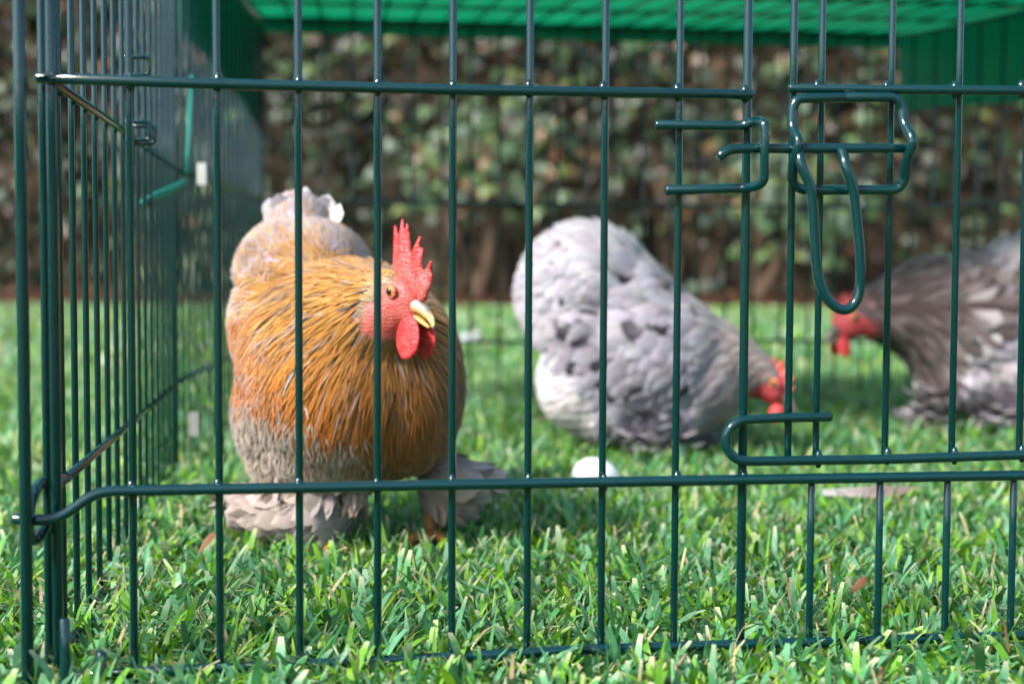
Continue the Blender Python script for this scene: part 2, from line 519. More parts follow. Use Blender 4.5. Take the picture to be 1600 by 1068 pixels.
def blades_obj(name, groups):
    vs, fs, us, cs, o = [], [], [], [], 0
    for V, F, U, C in groups:
        vs.append(V); fs.append(F + o); us.append(U); cs.append(C); o += len(V)
    V, F, U, C = (np.concatenate(a) for a in (vs, fs, us, cs))
    me = bpy.data.meshes.new(name)
    me.vertices.add(len(V)); me.vertices.foreach_set("co", V.astype(np.float32).ravel())
    me.loops.add(F.size); me.loops.foreach_set("vertex_index", F.astype(np.int32).ravel())
    me.polygons.add(len(F))
    me.polygons.foreach_set("loop_start", np.arange(0, F.size, 4, dtype=np.int32))
    me.polygons.foreach_set("use_smooth", np.ones(len(F), dtype=bool))
    me.update(calc_edges=True)
    set_attr(me, U.astype(np.float32), C.astype(np.float32))
    return link(name, me, M_blade)

tag(blades_obj("grass", [
    blades(48000, wedge(0.36, 1.30, 0.10), 0.014, 0.032, 0.0026, 0.0054, 4, (0.3, 1.6)),
    blades(110, wedge(0.40, 0.78, 0.06), 0.024, 0.038, 0.0036, 0.0056, 5, (0.1, 0.9)),
    blades(20000, wedge(0.36, 1.30, 0.10), 0.008, 0.022, 0.0012, 0.0030, 3, (0.4, 1.6)),
    blades(58000, wedge(1.25, 2.7, 0.22), 0.016, 0.034, 0.0035, 0.0062, 3, (0.3, 1.5)),
    blades(40000, wedge(2.6, 6.9, 0.7), 0.025, 0.042, 0.010, 0.020, 2),
]), kind="stuff")

# ------------------------------------------------------------------ the pen
ANG = R(7.8)
FDIR = Vector((math.cos(ANG), math.sin(ANG), 0))
FNRM = Vector((math.sin(ANG), -math.cos(ANG), 0))         # towards the camera
CORNER = P(85, 500, 0.68); CORNER.z = 0
TOP, BOT, LOW, UP = 0.543, 0.012, 0.098, 0.295
RB, RR = 0.0019, 0.0027

def F(px, py, out=0.0):                 # pixel -> place on the front panel's plane, `out` metres towards the camera
    d = ray(px, py)
    o = CORNER + FNRM * out
    return CAM_P + d * ((o - CAM_P).dot(FNRM) / d.dot(FNRM))

def along(px):                          # distance along the front panel
    return (F(px, 500) - CORNER).dot(FDIR)

def at(s, z, out=0.0):
    return CORNER + FDIR * s + FNRM * out + Vector((0, 0, z))

def wire(name, pts, r, parent, seg=10):
    mb = MB(); tube(mb, pts, r, seg)
    return mb.build(name, M_wire, parent)

FRONT_W = 0.93
front = empty("wire_panel", CORNER, "glossy dark green wire front panel of the pen, holding the small latched door", "wire panel", "panels of the wire pen")
SB = [along(p) for p in (85, 205, 341, 467, 590, 707, 826, 943, 1058)]
for i, s in enumerate(SB):
    wire("upright_wire", [at(s, BOT), at(s, TOP)], RB if i else 0.0026, front)
SJ = along(1163)
wire("upright_wire", [at(SJ, BOT), at(SJ, TOP)], 0.0024, front)
for p in (1272, 1380, 1486, 1590, 1697, 1805, 1912, 2020):
    wire("upright_wire", [at(along(p), BOT), at(along(p), LOW)], RB, front)
for s in (along(2020), along(2128), along(2240), FRONT_W):
    wire("upright_wire", [at(s, LOW), at(s, TOP)], RB, front)
o1 = RB + RR - 0.0006
wire("cross_wire", [F(59, 122, o1), F(330, 131, o1), F(700, 140, o1), F(1174, 148, o1)], RR, front)
wire("cross_wire", fillet([F(22, 810, o1 + .004), F(88, 813, o1 + .004), F(152, 767, o1), F(700, 757, o1), F(1163, 749, o1), F(1600, 742, o1), at(FRONT_W, LOW, o1)], 0.008), RR, front)
wire("cross_wire", [F(120, 1054, .002), F(300, 1045, .002), F(640, 1029, .002), F(930, 1013, .002), at(FRONT_W, BOT, .002)], RR * 0.95, front)
wire("cross_wire", [at(0, TOP), at(FRONT_W, TOP)], RR, front)
# the staple on the jamb that the bolt slides into
oL = RB + RR
wire("bolt_catch", fillet([F(1026, 195, oL), F(1160, 197, oL), F(1184, 188, oL + .006), F(1195, 192, oL + .012), F(1194, 284, oL + .012), F(1178, 293, oL + .006), F(1160, 294, oL), F(1042, 297, oL)], 0.006), 0.0025, front)

door = link("door", None, None, front); door.empty_display_size = 0.02
door.location = at(along(1235), LOW)
SD = [along(p) for p in (1234, 1278, 1386, 1491, 1597, 1703, 1810)]
def z_at(px, py): return F(px, py).z
zdb = z_at(1386, 716)
for i, s in enumerate(SD):
    wire("upright_wire", [at(s, zdb if i else z_at(1234, 715)), at(s, TOP - 0.03)], RB * (1.05 if i == 0 else 0.95), door)
wire("cross_wire", [F(1234, 138, o1), F(1600, 142, o1), at(SD[-1], z_at(1600, 142), o1)], RR * 0.92, door)
wire("cross_wire", [at(SD[0], TOP - .03, o1), at(SD[-1], TOP - .03, o1)], RR * 0.92, door)
loop = [F(1297, 651, o1), F(1220, 652, o1), F(1172, 655, o1)]
cx, cy = 1168, 688
loop += [F(cx - 34 * math.sin(a), cy - 33 * math.cos(a), o1 + .002) for a in [R(k) for k in range(15, 175, 16)]]
loop += [F(1175, 720, o1), F(1386, 717, o1), F(1600, 710, o1), at(SD[-1], z_at(1600, 710), o1)]
wire("cross_wire", loop, RR * 0.95, door)
# sliding bolt with its bent end, the wire guide around it, and the drop handle
wire("bolt", fillet([F(1124, 245, oL + .010), F(1136, 235, oL + .010), F(1156, 232, oL + .008), F(1300, 232, oL + .005), F(1416, 232, oL + .005)], .004), 0.0026, door)
guide = [F(1320, 152, o1 + .003), F(1246, 154, o1 + .003), F(1238, 168, o1 + .003), F(1237, 200, o1 + .004), F(1250, 222, oL + .012), F(1240, 250, oL + .008), F(1237, 285, o1 + .003), F(1252, 297, o1 + .002),
         F(1320, 297, o1 + .002), F(1402, 297, o1 + .002), F(1414, 282, o1 + .003), F(1414, 255, oL + .006), F(1428, 220, oL + .012), F(1411, 192, o1 + .004), F(1410, 166, o1 + .003), F(1398, 152, o1 + .003)]
mb = MB(); g2 = fillet(guide + [guide[0]], .0045); tube(mb, g2, 0.0026, 10)
mb.build("bolt_guide", M_wire, door)
hp = [F(1248, 232, oL + .008), F(1252, 258, oL + .012), F(1268, 300, oL + .012), F(1273, 370, oL + .011), F(1279, 432, oL + .011), F(1296, 470, oL + .011), F(1320, 484, oL + .011), F(1340, 465, oL + .011), F(1345, 415, oL + .011), F(1340, 350, oL + .011), F(1333, 295, oL + .012), F(1322, 262, oL + .012), F(1315, 234, oL + .007)]
wire("handle", smooth_path(hp, 5), 0.0026, door)

def weld(px, z_px, out=RB):            # bead where an upright meets a cross wire
    mb = MB(); c = F(px, z_px, out)
    tube(mb, [c + Vector((0, 0, -.0042)), c + Vector((0, 0, -.002)), c + Vector((0, 0, .002)), c + Vector((0, 0, .0042))], [.0012, RB * 1.22, RB * 1.22, .0012], 8)
    return mb
for px in (205, 341, 467, 590, 707, 826, 943, 1058, 1163):
    for yy in (124 + (px - 85) * .0222, 765 - (px - 200) * .0164):
        weld(px + random.uniform(-1, 1), yy + random.uniform(-2, 2)).build("weld_bead", M_wire, front)
for px in (1278, 1386, 1491, 1597):
    for yy in (140, 718 - (px - 1175) * .02):
        weld(px + random.uniform(-1, 1), yy + random.uniform(-2, 2)).build("weld_bead", M_wire, door)

def panel(p0, p1, label, spacing, top=TOP, low_end=None, skip_first=False, rails=(BOT, LOW, UP, TOP), seg=8, inner=1):
    p0, p1 = Vector(p0), Vector(p1)
    d = (p1 - p0); Ln = d.length; d.normalize()
    nrm = Vector((d.y, -d.x, 0)) * inner
    root = empty("wire_panel", p0, label, "wire panel", "panels of the wire pen")
    k = max(1, round(Ln / spacing))
    for i in range(k + 1):
        if i == 0 and skip_first: continue
        q = p0 + d * (Ln * i / k)
        wire("upright_wire", [q + Vector((0, 0, BOT)), q + Vector((0, 0, top))], RB * (1.2 if i in (0, k) else 1), root, seg)
    for z in rails:
        a, b_ = p0 + nrm * (RB + RR - .0006), p1 + nrm * (RB + RR - .0006)
        wire("cross_wire", [a + Vector((0, 0, z)), b_ + Vector((0, 0, z))], RR * 0.9, root, seg)
    return root, d, nrm

SDIR = Vector((-0.139, 1, 0)).normalized()
L0 = P(71, 500, 0.69); L0.z = 0
J1 = L0 + SDIR * 0.66
BL = P(411, 300, 2.0); BL.z = 0
BR = P(1392, 300, 2.12); BR.z = 0
FR = CORNER + FDIR * FRONT_W
MR = BR + Vector((.24, -.44, 0))
lp, ld, ln_ = panel(L0, J1, "green wire side panel at the left corner, nearest the camera, beside the orange rooster", 0.0425)
# its lower rail ends in a hook round the corner pin
hook = [L0 + ld * .03 + ln_ * .004 + Vector((0, 0, LOW)), P(68, 752, .69), P(52, 772, .678), P(46, 800, .672), P(46, 836, .668), P(58, 842, .676), P(75, 815, .684)]
wire("hook", smooth_path(hook, 4), RR, lp)
# staple of a side door, seen edge on
for s_, z_ in ((0.27, 0.302), (0.30, 0.302), (0.27, 0.345)):
    q = L0 + ld * s_
    wire("bolt_catch", fillet([q + ln_ * .005 + Vector((0, 0, z_)), q + ln_ * .02 + Vector((0, 0, z_)), q + ln_ * .02 + Vector((0, 0, z_ - .012)), q + ln_ * .005 + Vector((0, 0, z_ - .012))], .003), .0016, lp, 8)
panel(J1, BL, "green wire side panel at the back left, half covered by the hanging green sheet", 0.034)
panel(BL, BR, "green wire back panel between the birds and the open lawn", 0.042, inner=1)
panel(MR, BR, "green wire side panel at the right, seen under the hanging sheet", 0.042, inner=-1)
# roof panel
roof = empty("wire_roof", BL + Vector((0, 0, TOP)), "flat wire mesh roof lying over the pen under the green sheet", "wire roof")
LC = CORNER
def quad(u, v_, z):
    def edge(a, mid, b_):
        y = a.y + (b_.y - a.y) * v_
        return a.lerp(mid, (y - a.y) / (mid.y - a.y)) if y < mid.y else mid.lerp(b_, (y - mid.y) / (b_.y - mid.y))
    q = edge(LC, J1, BL).lerp(edge(FR, MR, BR), u)
    return Vector((q.x, q.y, z))
for i in range(1, 22):
    wire("long_wire", [quad(i / 22, v_, TOP + .003) for v_ in (0, .25, .48, .52, .66, .70, 1)], RB, roof, 6)
for v_ in (0.0, 0.16, 0.33, 0.5, 0.66, 0.82, 0.91, 1.0):
    wire("cross_wire", [quad(0, v_, TOP + .0065), quad(1, v_, TOP + .0065)], RR * .9, roof, 6)

# corner pin, ground pegs, clips, strap
mb = MB(); q = P(36, 500, .664); q.z = 0
tube(mb, [q + Vector((0, 0, -.02)), q + Vector((0, 0, .56))], 0.0029, 12)
tag(mb.build("corner_pin", M_wire), "long green steel pin hooked into the front left corner of the pen", "pin")
for (px, y0, lab) in ((101, 968, "short green peg standing in grass, left of the other peg, under the corner"), (158, 1020, "short green peg standing in grass, right of the corner, nearest the camera")):
    mb = MB(); q = P(px, y0, .665)
    tube(mb, [(q.x, q.y, -.02), q], 0.0024, 10)
    tag(mb.build("ground_peg", M_wire), lab, "peg", "pegs holding the pen corner")
for (px, py, h_, lab) in ((316, 272, .024, "small white plastic clip on the upper rail where two side panels meet"), (304, 662, .026, "small white plastic clip near the grass where two side panels meet")):
    c = P(px, py, 1.345); h_ *= .85
    mb = MB()
    for s_ in (-1, 1):
        box(mb, (c.x + s_ * .0022 - .0017, c.y - .004, c.z - h_ / 2), (c.x + s_ * .0022 + .0017, c.y + .004, c.z + h_ / 2))
    box(mb, (c.x - .0006, c.y - .0025, c.z - h_ * .35), (c.x + .0006, c.y + .0025, c.z + h_ * .35))
    o = mb.build("clip", M_clip if py < 400 else simple("grey_plastic", (0.26, 0.26, 0.24), .5), smooth=False)  # the lower clip gets a greyer plastic
    tag(o, lab, "clip", "white clips joining the side panels")

def ribbon(mb, pts, wid, thick=.0008):
    k_ = len(pts)
    pts = smooth_path(pts, 6)
    side = []
    for i in range(len(pts)):
        tn = (pts[min(i + 1, len(pts) - 1)] - pts[max(i - 1, 0)]).normalized()
        s = tn.cross(Vector((0.35, 1, 0.0))).normalized()
        side.append((s, s.cross(tn).normalized()))
    v, f = [], []
    for i_, (p, (s, n_)) in enumerate(zip(pts, side)):
        w = wid[min(k_ - 1, i_ // 6)]
        v += [p - s * w + n_ * thick, p + s * w + n_ * thick, p + s * w - n_ * thick, p - s * w - n_ * thick]
    for i in range(len(pts) - 1):
        a = 4 * i
        for k in range(4):
            f.append((a + k, a + (k + 1) % 4, a + 4 + (k + 1) % 4, a + 4 + k))
    f += [(3, 2, 1, 0), tuple(len(v) - 4 + k for k in range(4))]
    mb.add(v, f)
mb = MB()
ribbon(mb, [P(300, 118, 1.36), P(297, 170, 1.36), P(294, 230, 1.357), P(291, 272, 1.35)], [.0013] * 4)
ribbon(mb, [P(291, 284, 1.345), P(266, 297, 1.24), P(240, 308, 1.16), P(219, 320, 1.10)], [.0034] * 4)
tag(mb.build("tie_strap", M_strap), "pale teal webbing strap hanging down and slanting across the left side panels", "strap")

# the green shade sheet over the back half
m = bpy.data.materials.new("green_sheet")
t, b, N, L = nodes(m)
g = N("NewGeometry")
n1 = N("TexNoise"); n1.inputs["Scale"].default_value = 9; n1.inputs["Detail"].default_value = 4
L(g.outputs["Position"], n1.inputs["Vector"])
rp = N("ValToRGB"); e = rp.color_ramp.elements
e[0].position, e[0].color = 0.3, (0.002, 0.15, 0.064, 1)
e[1].position, e[1].color = 0.7, (0.003, 0.205, 0.09, 1)
L(n1.outputs["Fac"], rp.inputs[0]); L(rp.outputs[0], b.inputs["Base Color"])
b.inputs["Roughness"].default_value = 0.45
wv = N("TexNoise"); wv.inputs["Scale"].default_value = 26
L(g.outputs["Position"], wv.inputs["Vector"])
bp = N("Bump"); bp.inputs["Strength"].default_value = .3; bp.inputs["Distance"].default_value = 0.006
L(wv.outputs["Fac"], bp.inputs["Height"]); L(bp.outputs[0], b.inputs["Normal"])
tr = N("BsdfTranslucent"); L(rp.outputs[0], tr.inputs[0])
ms = N("MixShader"); ms.inputs[0].default_value = 0.6
L(b.outputs[0], ms.inputs[1]); L(tr.outputs[0], ms.inputs[2]); L(ms.outputs[0], t.nodes["Material Output"].inputs[0])
sheet = empty("shade_sheet", quad(0.5, 1, TOP), "green plastic shade sheet draped over the back half of the pen", "sheet")
M_sheet = m
M_sheet_dark = m.copy(); M_sheet_dark.name = "green_sheet_dark"       # darker, less translucent copy for the left flap
for n_ in M_sheet_dark.node_tree.nodes:
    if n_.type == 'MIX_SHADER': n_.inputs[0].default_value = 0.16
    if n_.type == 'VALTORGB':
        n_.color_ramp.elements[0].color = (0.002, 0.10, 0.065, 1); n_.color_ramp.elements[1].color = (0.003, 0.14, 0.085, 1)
def sheet_part(name, fn, nu, nv, m=M_sheet):
    mb = MB(); v, f = [], []
    for j in range(nv + 1):
        for i in range(nu + 1):
            v.append(fn(i / nu, j / nv))
    for j in range(nv):
        for i in range(nu):
            a = j * (nu + 1) + i
            f.append((a, a + 1, a + nu + 2, a + nu + 1))
    mb.add(v, f)
    return mb.build(name, m, sheet)
V0 = 0.52
def top_fn(u, w):
    v_ = V0 + (1.0 - V0) * w
    return quad(-0.01 + 1.02 * u, v_ + 0.008 * w, TOP + .012 - .004 * math.sin(u * 22 * math.pi) ** 2 - 0.002 * math.sin(w * 9))
sheet_part("top_panel", top_fn, 66, 24)
def side_fn(u0, sgn, zb):
    def fn(a, w):
        q = quad(u0 + sgn * (0.012 + 0.006 * math.sin(a * 19) * w), V0 + (1.008 - V0) * a, 0)
        q.z = (TOP + .012) * (1 - w) + zb(a) * w
        return q
    return fn
# the sides follow the side panels they hang over
def left_line(a): return J1.lerp(BL, a)
def left_fn(a, w):
    q = left_line(0.085 + .925 * a) + Vector((-0.012 - 0.004 * math.sin(a * 17) * w, 0, 0))
    q.z = (TOP + .012) * (1 - w) + (0.440 - 0.015 * a - 0.03 * a * a) * w
    return q
sheet_part("side_flap", left_fn, 30, 6, M_sheet_dark)
def right_fn(a, w):
    q = MR.lerp(BR, -.01 + 1.02 * a) + Vector((0.012 + 0.004 * math.sin(a * 21) * w, 0.004, 0))
    q.z = (TOP + .012) * (1 - w) + (0.433 + 0.004 * math.sin(a * 9)) * w
    return q
sheet_part("side_flap", right_fn, 30, 6)
def back_fn(a, w):
    q = BL.lerp(BR, -0.012 + 1.024 * a) + Vector((0, 0.012, 0))
    q.z = (TOP + .012) * (1 - w) + (TOP - .012) * w
    return q
sheet_part("back_hem", back_fn, 40, 2)

# ------------------------------------------------------------------ birds
def blob_mesh(name, balls, voxel, smooth=8):
    """balls: (centre, radii, quaternion or None) fused into one skin"""
    bm = bmesh.new()
    for c, r_, q_ in balls:
        if not isinstance(r_, (tuple, list, Vector)): r_ = (r_,) * 3
        mat = Matrix.Translation(c) @ (q_.to_matrix().to_4x4() if q_ else Matrix.Identity(4)) @ Matrix.Diagonal((*r_, 1))
        bmesh.ops.create_icosphere(bm, subdivisions=3, radius=1.0, matrix=mat)
    me = bpy.data.meshes.new(name + "_raw"); bm.to_mesh(me); bm.free()
    o = bpy.data.objects.new(name + "_raw", me); COL.objects.link(o)
    md = o.modifiers.new("r", 'REMESH'); md.mode = 'VOXEL'; md.voxel_size = voxel
    if smooth:
        ms_ = o.modifiers.new("s", 'SMOOTH'); ms_.iterations = smooth; ms_.factor = 0.5
    dg = bpy.context.evaluated_depsgraph_get()
    out = bpy.data.meshes.new_from_object(o.evaluated_get(dg))
    out.name = name
    bpy.data.objects.remove(o); bpy.data.meshes.remove(me)
    out.polygons.foreach_set("use_smooth", [True] * len(out.polygons))
    return out

def chain(a, b, ra, rb, n=8, flat=None):
    a, b = Vector(a), Vector(b)
    return [(a.lerp(b, k / n), ra + (rb - ra) * k / n, None) for k in range(n + 1)]

def mesh_np(me):
    V = np.empty(len(me.vertices) * 3); me.vertices.foreach_get("co", V); V = V.reshape(-1, 3)
    me.calc_loop_triangles()
    T = np.empty(len(me.loop_triangles) * 3, dtype=np.int32); me.loop_triangles.foreach_get("vertices", T)
    return V, T.reshape(-1, 3)

def colour_mesh(me, fn):
    V, _ = mesh_np(me)
    set_attr(me, None, np.array([(*fn(Vector(v)), 0.0) for v in V], dtype=np.float32))

class Skin:
    def __init__(s, me):
        s.V, s.T = mesh_np(me)
        s.bvh = BVHTree.FromPolygons([Vector(v) for v in s.V], [tuple(int(i) for i in t_) for t_ in s.T])
        a, b, c = (s.V[s.T[:, k]] for k in range(3))
        s.cr = np.cross(b - a, c - a)
        ar = np.linalg.norm(s.cr, axis=1)
        s.p = ar / ar.sum()
    def sample(s, n):
        t_ = RNG.choice(len(s.T), n, p=s.p)
        u, v = RNG.random(n), RNG.random(n)
        fl = u + v > 1; u[fl], v[fl] = 1 - u[fl], 1 - v[fl]
        a, b, c = (s.V[s.T[t_, k]] for k in range(3))
        P_ = a + (b - a) * u[:, None] + (c - a) * v[:, None]
        N_ = s.cr[t_] / (np.linalg.norm(s.cr[t_], axis=1)[:, None] + 1e-12)
        return [(Vector(p), Vector(n_)) for p, n_ in zip(P_, N_)]

def spread(samples, dist):
    """keep only samples at least dist apart, so feathers lie in even overlapping rows"""
    grid, out = {}, []
    for p, n in samples:
        k = (int(p.x // dist), int(p.y // dist), int(p.z // dist))
        ok = True
        for a in (-1, 0, 1):
            for b_ in (-1, 0, 1):
                for c_ in (-1, 0, 1):
                    for q in grid.get((k[0] + a, k[1] + b_, k[2] + c_), ()):
                        if (q - p).length < dist: ok = False
        if ok:
            grid.setdefault(k, []).append(p); out.append((p, n))
    return out

def lance(s): return (0.45 + 1.1 * s) if s < 0.5 else max(0.0, 1.0 - ((s - 0.5) / 0.5) ** 1.7)
def roundf(s): return (0.30 + 1.3 * s) if s < 0.54 else math.sqrt(max(0.0, 1.0 - ((s - 0.54) / 0.46) ** 2.4))

def feather(mb, skin, p, n, flow, Ln, Wd, col, shape=roundf, K=5, o0=0.0005, o1=0.004, twist=0.0, free=0.0, streak=0.0, cup=0.15):
    """one feather laid along the skin from root p, following the flow; col = (root, mid, tip) colours"""
    q = Vector(p); n = Vector(n)
    V, UV, C = [], [], []
    dprev = None
    for k in range(K + 1):
        s = k / K
        d = flow(q)
        d = Quaternion(n, twist) @ d
        d = d - n * d.dot(n)
        if d.length < 1e-6: d = n.orthogonal()
        d.normalize()
        if dprev is not None: d = (d * 0.6 + dprev * 0.4).normalized()
        dprev = d
        side = d.cross(n).normalized()
        c = q + n * (o0 + (o1 - o0) * s ** 1.3)
        w = Wd * 0.5 * shape(s)
        dn = n * (-cup * w)
        V += [c - side * w + dn, c, c + side * w + dn]
        UV += [(0, s), (0.5, s), (1, s)]
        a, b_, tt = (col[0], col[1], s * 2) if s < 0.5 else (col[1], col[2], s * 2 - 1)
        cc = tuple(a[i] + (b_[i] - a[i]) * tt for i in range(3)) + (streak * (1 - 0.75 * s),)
        C += [cc] * 3
        if k < K:
            q2 = q + d * (Ln / K)
            if s < 1 - free:
                hit = skin.bvh.find_nearest(q2)
                if hit[0] is not None:
                    q = hit[0]; n = (n * 0.3 + hit[1] * 0.7).normalized()
                else: q = q2
            else: q = q2
    Fq = []
    for k in range(K):
        a = 3 * k
        Fq += [(a, a + 1, a + 4, a + 3), (a + 1, a + 2, a + 5, a + 4)]
    mb.add(V, Fq, UV, C)

def mixc(a, b, t): return tuple(a[i] + (b[i] - a[i]) * t for i in range(3))
def jit(c, k=0.18):
    j = 1 + random.uniform(-k, k)
    return tuple(max(0.003, x * j * (1 + random.uniform(-.06, .06))) for x in c)

def local_frame(F_, up=(0, 0, 1)):
    F_ = Vector(F_).normalized(); Lf = Vector(up).cross(F_).normalized(); U = F_.cross(Lf)
    return Matrix((F_, Lf, U)).transposed()

RED, PINK, DKRED = (0.62, 0.035, 0.035), (0.66, 0.16, 0.13), (0.42, 0.012, 0.016)

def head_parts(root, c, Fr, s=1.0, comb_pts=None, wattle=1.0, beak_col=True, eye=True, comb_base=0.0035):
    """comb, wattles, beak, eyes on a head centred at c looking along the frame Fr (columns: forward, left, up)"""
    def T(x, y, z): return c + Fr @ Vector((x * s, y * s, z * s))
    q = Fr.to_quaternion()
    # comb: upright flattened blade with a row of points
    balls = []
    def ell(p, r3): balls.append((T(*p), tuple(r * s for r in r3), q))
    for x0, zb, x1, z1, r0, r1 in comb_pts:
        for k in range(12):
            t_ = k / 11
            x, z, rr = x0 + (x1 - x0) * t_, zb + (z1 - zb) * t_, r0 + (r1 - r0) * t_
            ell((x, 0.0006 * math.sin(x * 400 + z * 260), z), (rr, max(0.0011, comb_base * (1 - 0.66 * t_)), rr))
    me = blob_mesh("comb", balls, 0.0009 * s, 3)
    zt = max(p[3] for p in comb_pts)
    Fi = Fr.transposed()
    colour_mesh(me, lambda p: mixc(PINK if random.random() < .5 else RED, RED, min(1, max(0, ((Fi @ (p - c)).z / s - 0.016) / 0.016))))
    link("comb", me, M_skin, root)
    for sd in (-1, 1):
        balls = []
        for k in range(9):
            t_ = k / 8
            rr = (0.0035 + 0.0085 * math.sin(math.pi * (t_ * 0.90 + .05)) ** .8) * wattle
            balls.append((T(0.0205 + 0.001 * t_ - .003 * (1 - t_), sd * (0.0050 + 0.0035 * t_), -0.0095 - 0.0185 * t_ * wattle), (rr * s * .95, (0.0016 + .0008 * random.random()) * s, rr * s * 0.8), q))
        me = blob_mesh("wattle", balls, 0.0009 * s, 3)
        colour_mesh(me, lambda p: mixc(RED, DKRED, random.random() * .5))
        link("wattle", me, M_skin, root)
    # beak
    up_b = [(0.0135, 0.0005, 0.0072), (0.018, 0.0008, 0.0064), (0.0225, 0.0002, 0.0054), (0.0265, -0.0014, 0.0043), (0.0305, -0.0032, 0.0031), (0.0332, -0.0055, 0.0019), (0.0340, -0.0080, 0.0010)]
    balls = []
    for i in range(len(up_b) - 1):
        for k in range(5):
            t_ = k / 5
            x, z, rr = (up_b[i][j] + (up_b[i + 1][j] - up_b[i][j]) * t_ for j in range(3))
            balls.append((T(x, 0, z - .0005), (rr * s, rr * s * .74, rr * s * .68), q))
    me = blob_mesh("beak", balls, 0.0006 * s, 2)
    YEL, HORN, DK = (0.62, 0.36, 0.06), (0.40, 0.35, 0.31), (0.10, 0.07, 0.06)
    if not beak_col: YEL, HORN = (0.16, 0.11, 0.07), (0.12, 0.10, 0.09)
    def bc(p):
        l = Fi @ (p - c) / s
        cc = mixc(YEL, HORN, min(1, max(0, (l.z + .0035) / .006)))
        if abs(l.y) < .0022 and l.z > -.0055: cc = mixc(cc, DK, .6)
        return mixc(cc, (0.70, 0.52, 0.24) if beak_col else HORN, min(1, max(0, (l.x - .028) / .004)))
    colour_mesh(me, bc)
    bk = link("beak", me, M_horn, root)
    balls = [(T(.013 + .0165 * t_, 0, -.0062 - .003 * t_), ((.0052 - .0036 * t_) * s, (.0044 - .003 * t_) * s, (.0026 - .0016 * t_) * s), q) for t_ in [k / 14 for k in range(15)]]
    me = blob_mesh("lower_beak", balls, 0.0006 * s, 2)
    colour_mesh(me, lambda p: (0.55, 0.32, 0.06) if beak_col else (0.15, 0.10, 0.07))
    link("lower_beak", me, M_horn, root)
    if eye:
        for sd in (-1, 1):
            ctr = (0.0020, sd * 0.0116, 0.0062)
            def sphere(name, p, r_, mat, par, squash=1.0):
                bm = bmesh.new()
                bmesh.ops.create_uvsphere(bm, u_segments=20, v_segments=12, radius=1, matrix=Matrix.Translation(T(*p)) @ q.to_matrix().to_4x4() @ Matrix.Diagonal((r_ * s, r_ * s * squash, r_ * s, 1)))
                me = bpy.data.meshes.new(name); bm.to_mesh(me); bm.free()
                me.polygons.foreach_set("use_smooth", [True] * len(me.polygons))
                return link(name, me, mat, par)
            e_ = sphere("eye", ctr, 0.0042, M_iris, root, 0.85)
            sphere("pupil", (ctr[0] + .0003, ctr[1] + sd * 0.0026, ctr[2] + .0001), 0.0025, M_pupil, e_, 0.55)
            # eyelid ring
            mb = MB()
            tube(mb, [T(ctr[0] + .0044 * math.cos(a), ctr[1] + sd * .0010, ctr[2] + .0040 * math.sin(a)) for a in [2 * math.pi * k / 20 for k in range(20)]], 0.0009 * s, 6, closed=True)
            mb.c = [(*PINK, 0)] * len(mb.v)
            mb.build("eyelid", M_skin, e_)

# ---------------------------------------------------------------- the orange rooster
RZ = 1.0
base = P(545, 800, RZ); base.z = 0
rooster = empty("rooster", base, "orange and grey rooster with tall red comb facing the camera", "rooster")
HC = P(629, 468, 0.915)
HF = local_frame((math.cos(R(47)) * .96, -math.sin(R(47)) * .96, -0.26))
def HT(x, y, z): return HC + HF @ Vector((x, y, z))
balls = [
    (P(545, 580, .99), (.076, .078, .078), None),
    (P(462, 510, 1.04), (.046, .065, .056), None),
    (P(437, 640, 1.01), (.031, .05, .048), None),
    (P(490, 440, 1.08), (.045, .055, .045), None),
    (P(440, 440, 1.08), (.034, .05, .044), None),
    (P(468, 385, 1.12), (.028, .035, .040), None),
    (P(464, 352, 1.13), (.021, .026, .024), None),
    (P(640, 600, .985), (.037, .058, .062), None),
    (P(530, 690, 1.0), (.058, .058, .036), None),
    (P(455, 700, 1.01), (.030, .045, .034), None),
] + chain(P(540, 530, .965), P(612, 480, .925), .050, .0205, 10) + [
    (HT(0, 0, 0), (.0165, .0128, .0150), HF.to_quaternion()),
    (HT(-.006, 0, .001), (.0165, .0140, .0160), HF.to_quaternion()),
    (HT(.009, 0, -.005), (.0100, .0092, .0085), HF.to_quaternion()),
    (HT(-.004, 0, -.012), (.0135, .0120, .0110), HF.to_quaternion()),
]
me = blob_mesh("body", balls, 0.0032, 4)
HFi = HF.transposed()
def r_body_col(p):
    l = HFi @ (p - HC)
    face = l.x > -.010 and l.x < .03 and abs(l.z) < .026 and abs(l.y) < .022 and (l.x * .7 - l.z * .45 > -.0078)
    if face:
        k = random.random()
        return mixc((0.56, 0.055, 0.05), (0.58, 0.20, 0.15), k * .5 + (0.25 if l.z < -.004 else 0))
    return (0.20, 0.12, 0.05) if p.z > .09 else (0.25, 0.19, 0.15)
colour_mesh(me, r_body_col)
me.materials.append(M_skin); me.materials.append(M_down)
me.polygons.foreach_set("material_index", [0 if (Vector(p_.center) - HC).length < .036 else 1 for p_ in me.polygons])
body = link("body", me, None, rooster)
skin = Skin(me)
RC = P(545, 580, 1.0)
NECK = HT(-.004, 0, .002)

def r_flow(p):
    rad = (p - NECK)
    d = rad.normalized()
    g_ = min(1.0, rad.length / .10)
    return (d + Vector((-.05, 0.12, -0.75 * g_))).normalized()
def back_flow(p):
    up = 0.9 if p.z > .19 else 0.0
    return Vector((-.35, .65, -0.25 + up * 1.3)).normalized()
def wing_flow(p): return Vector((-.2, .5, -.8)).normalized()
def belly_flow(p):
    return (Vector((-.12, .35, -1))).normalized()

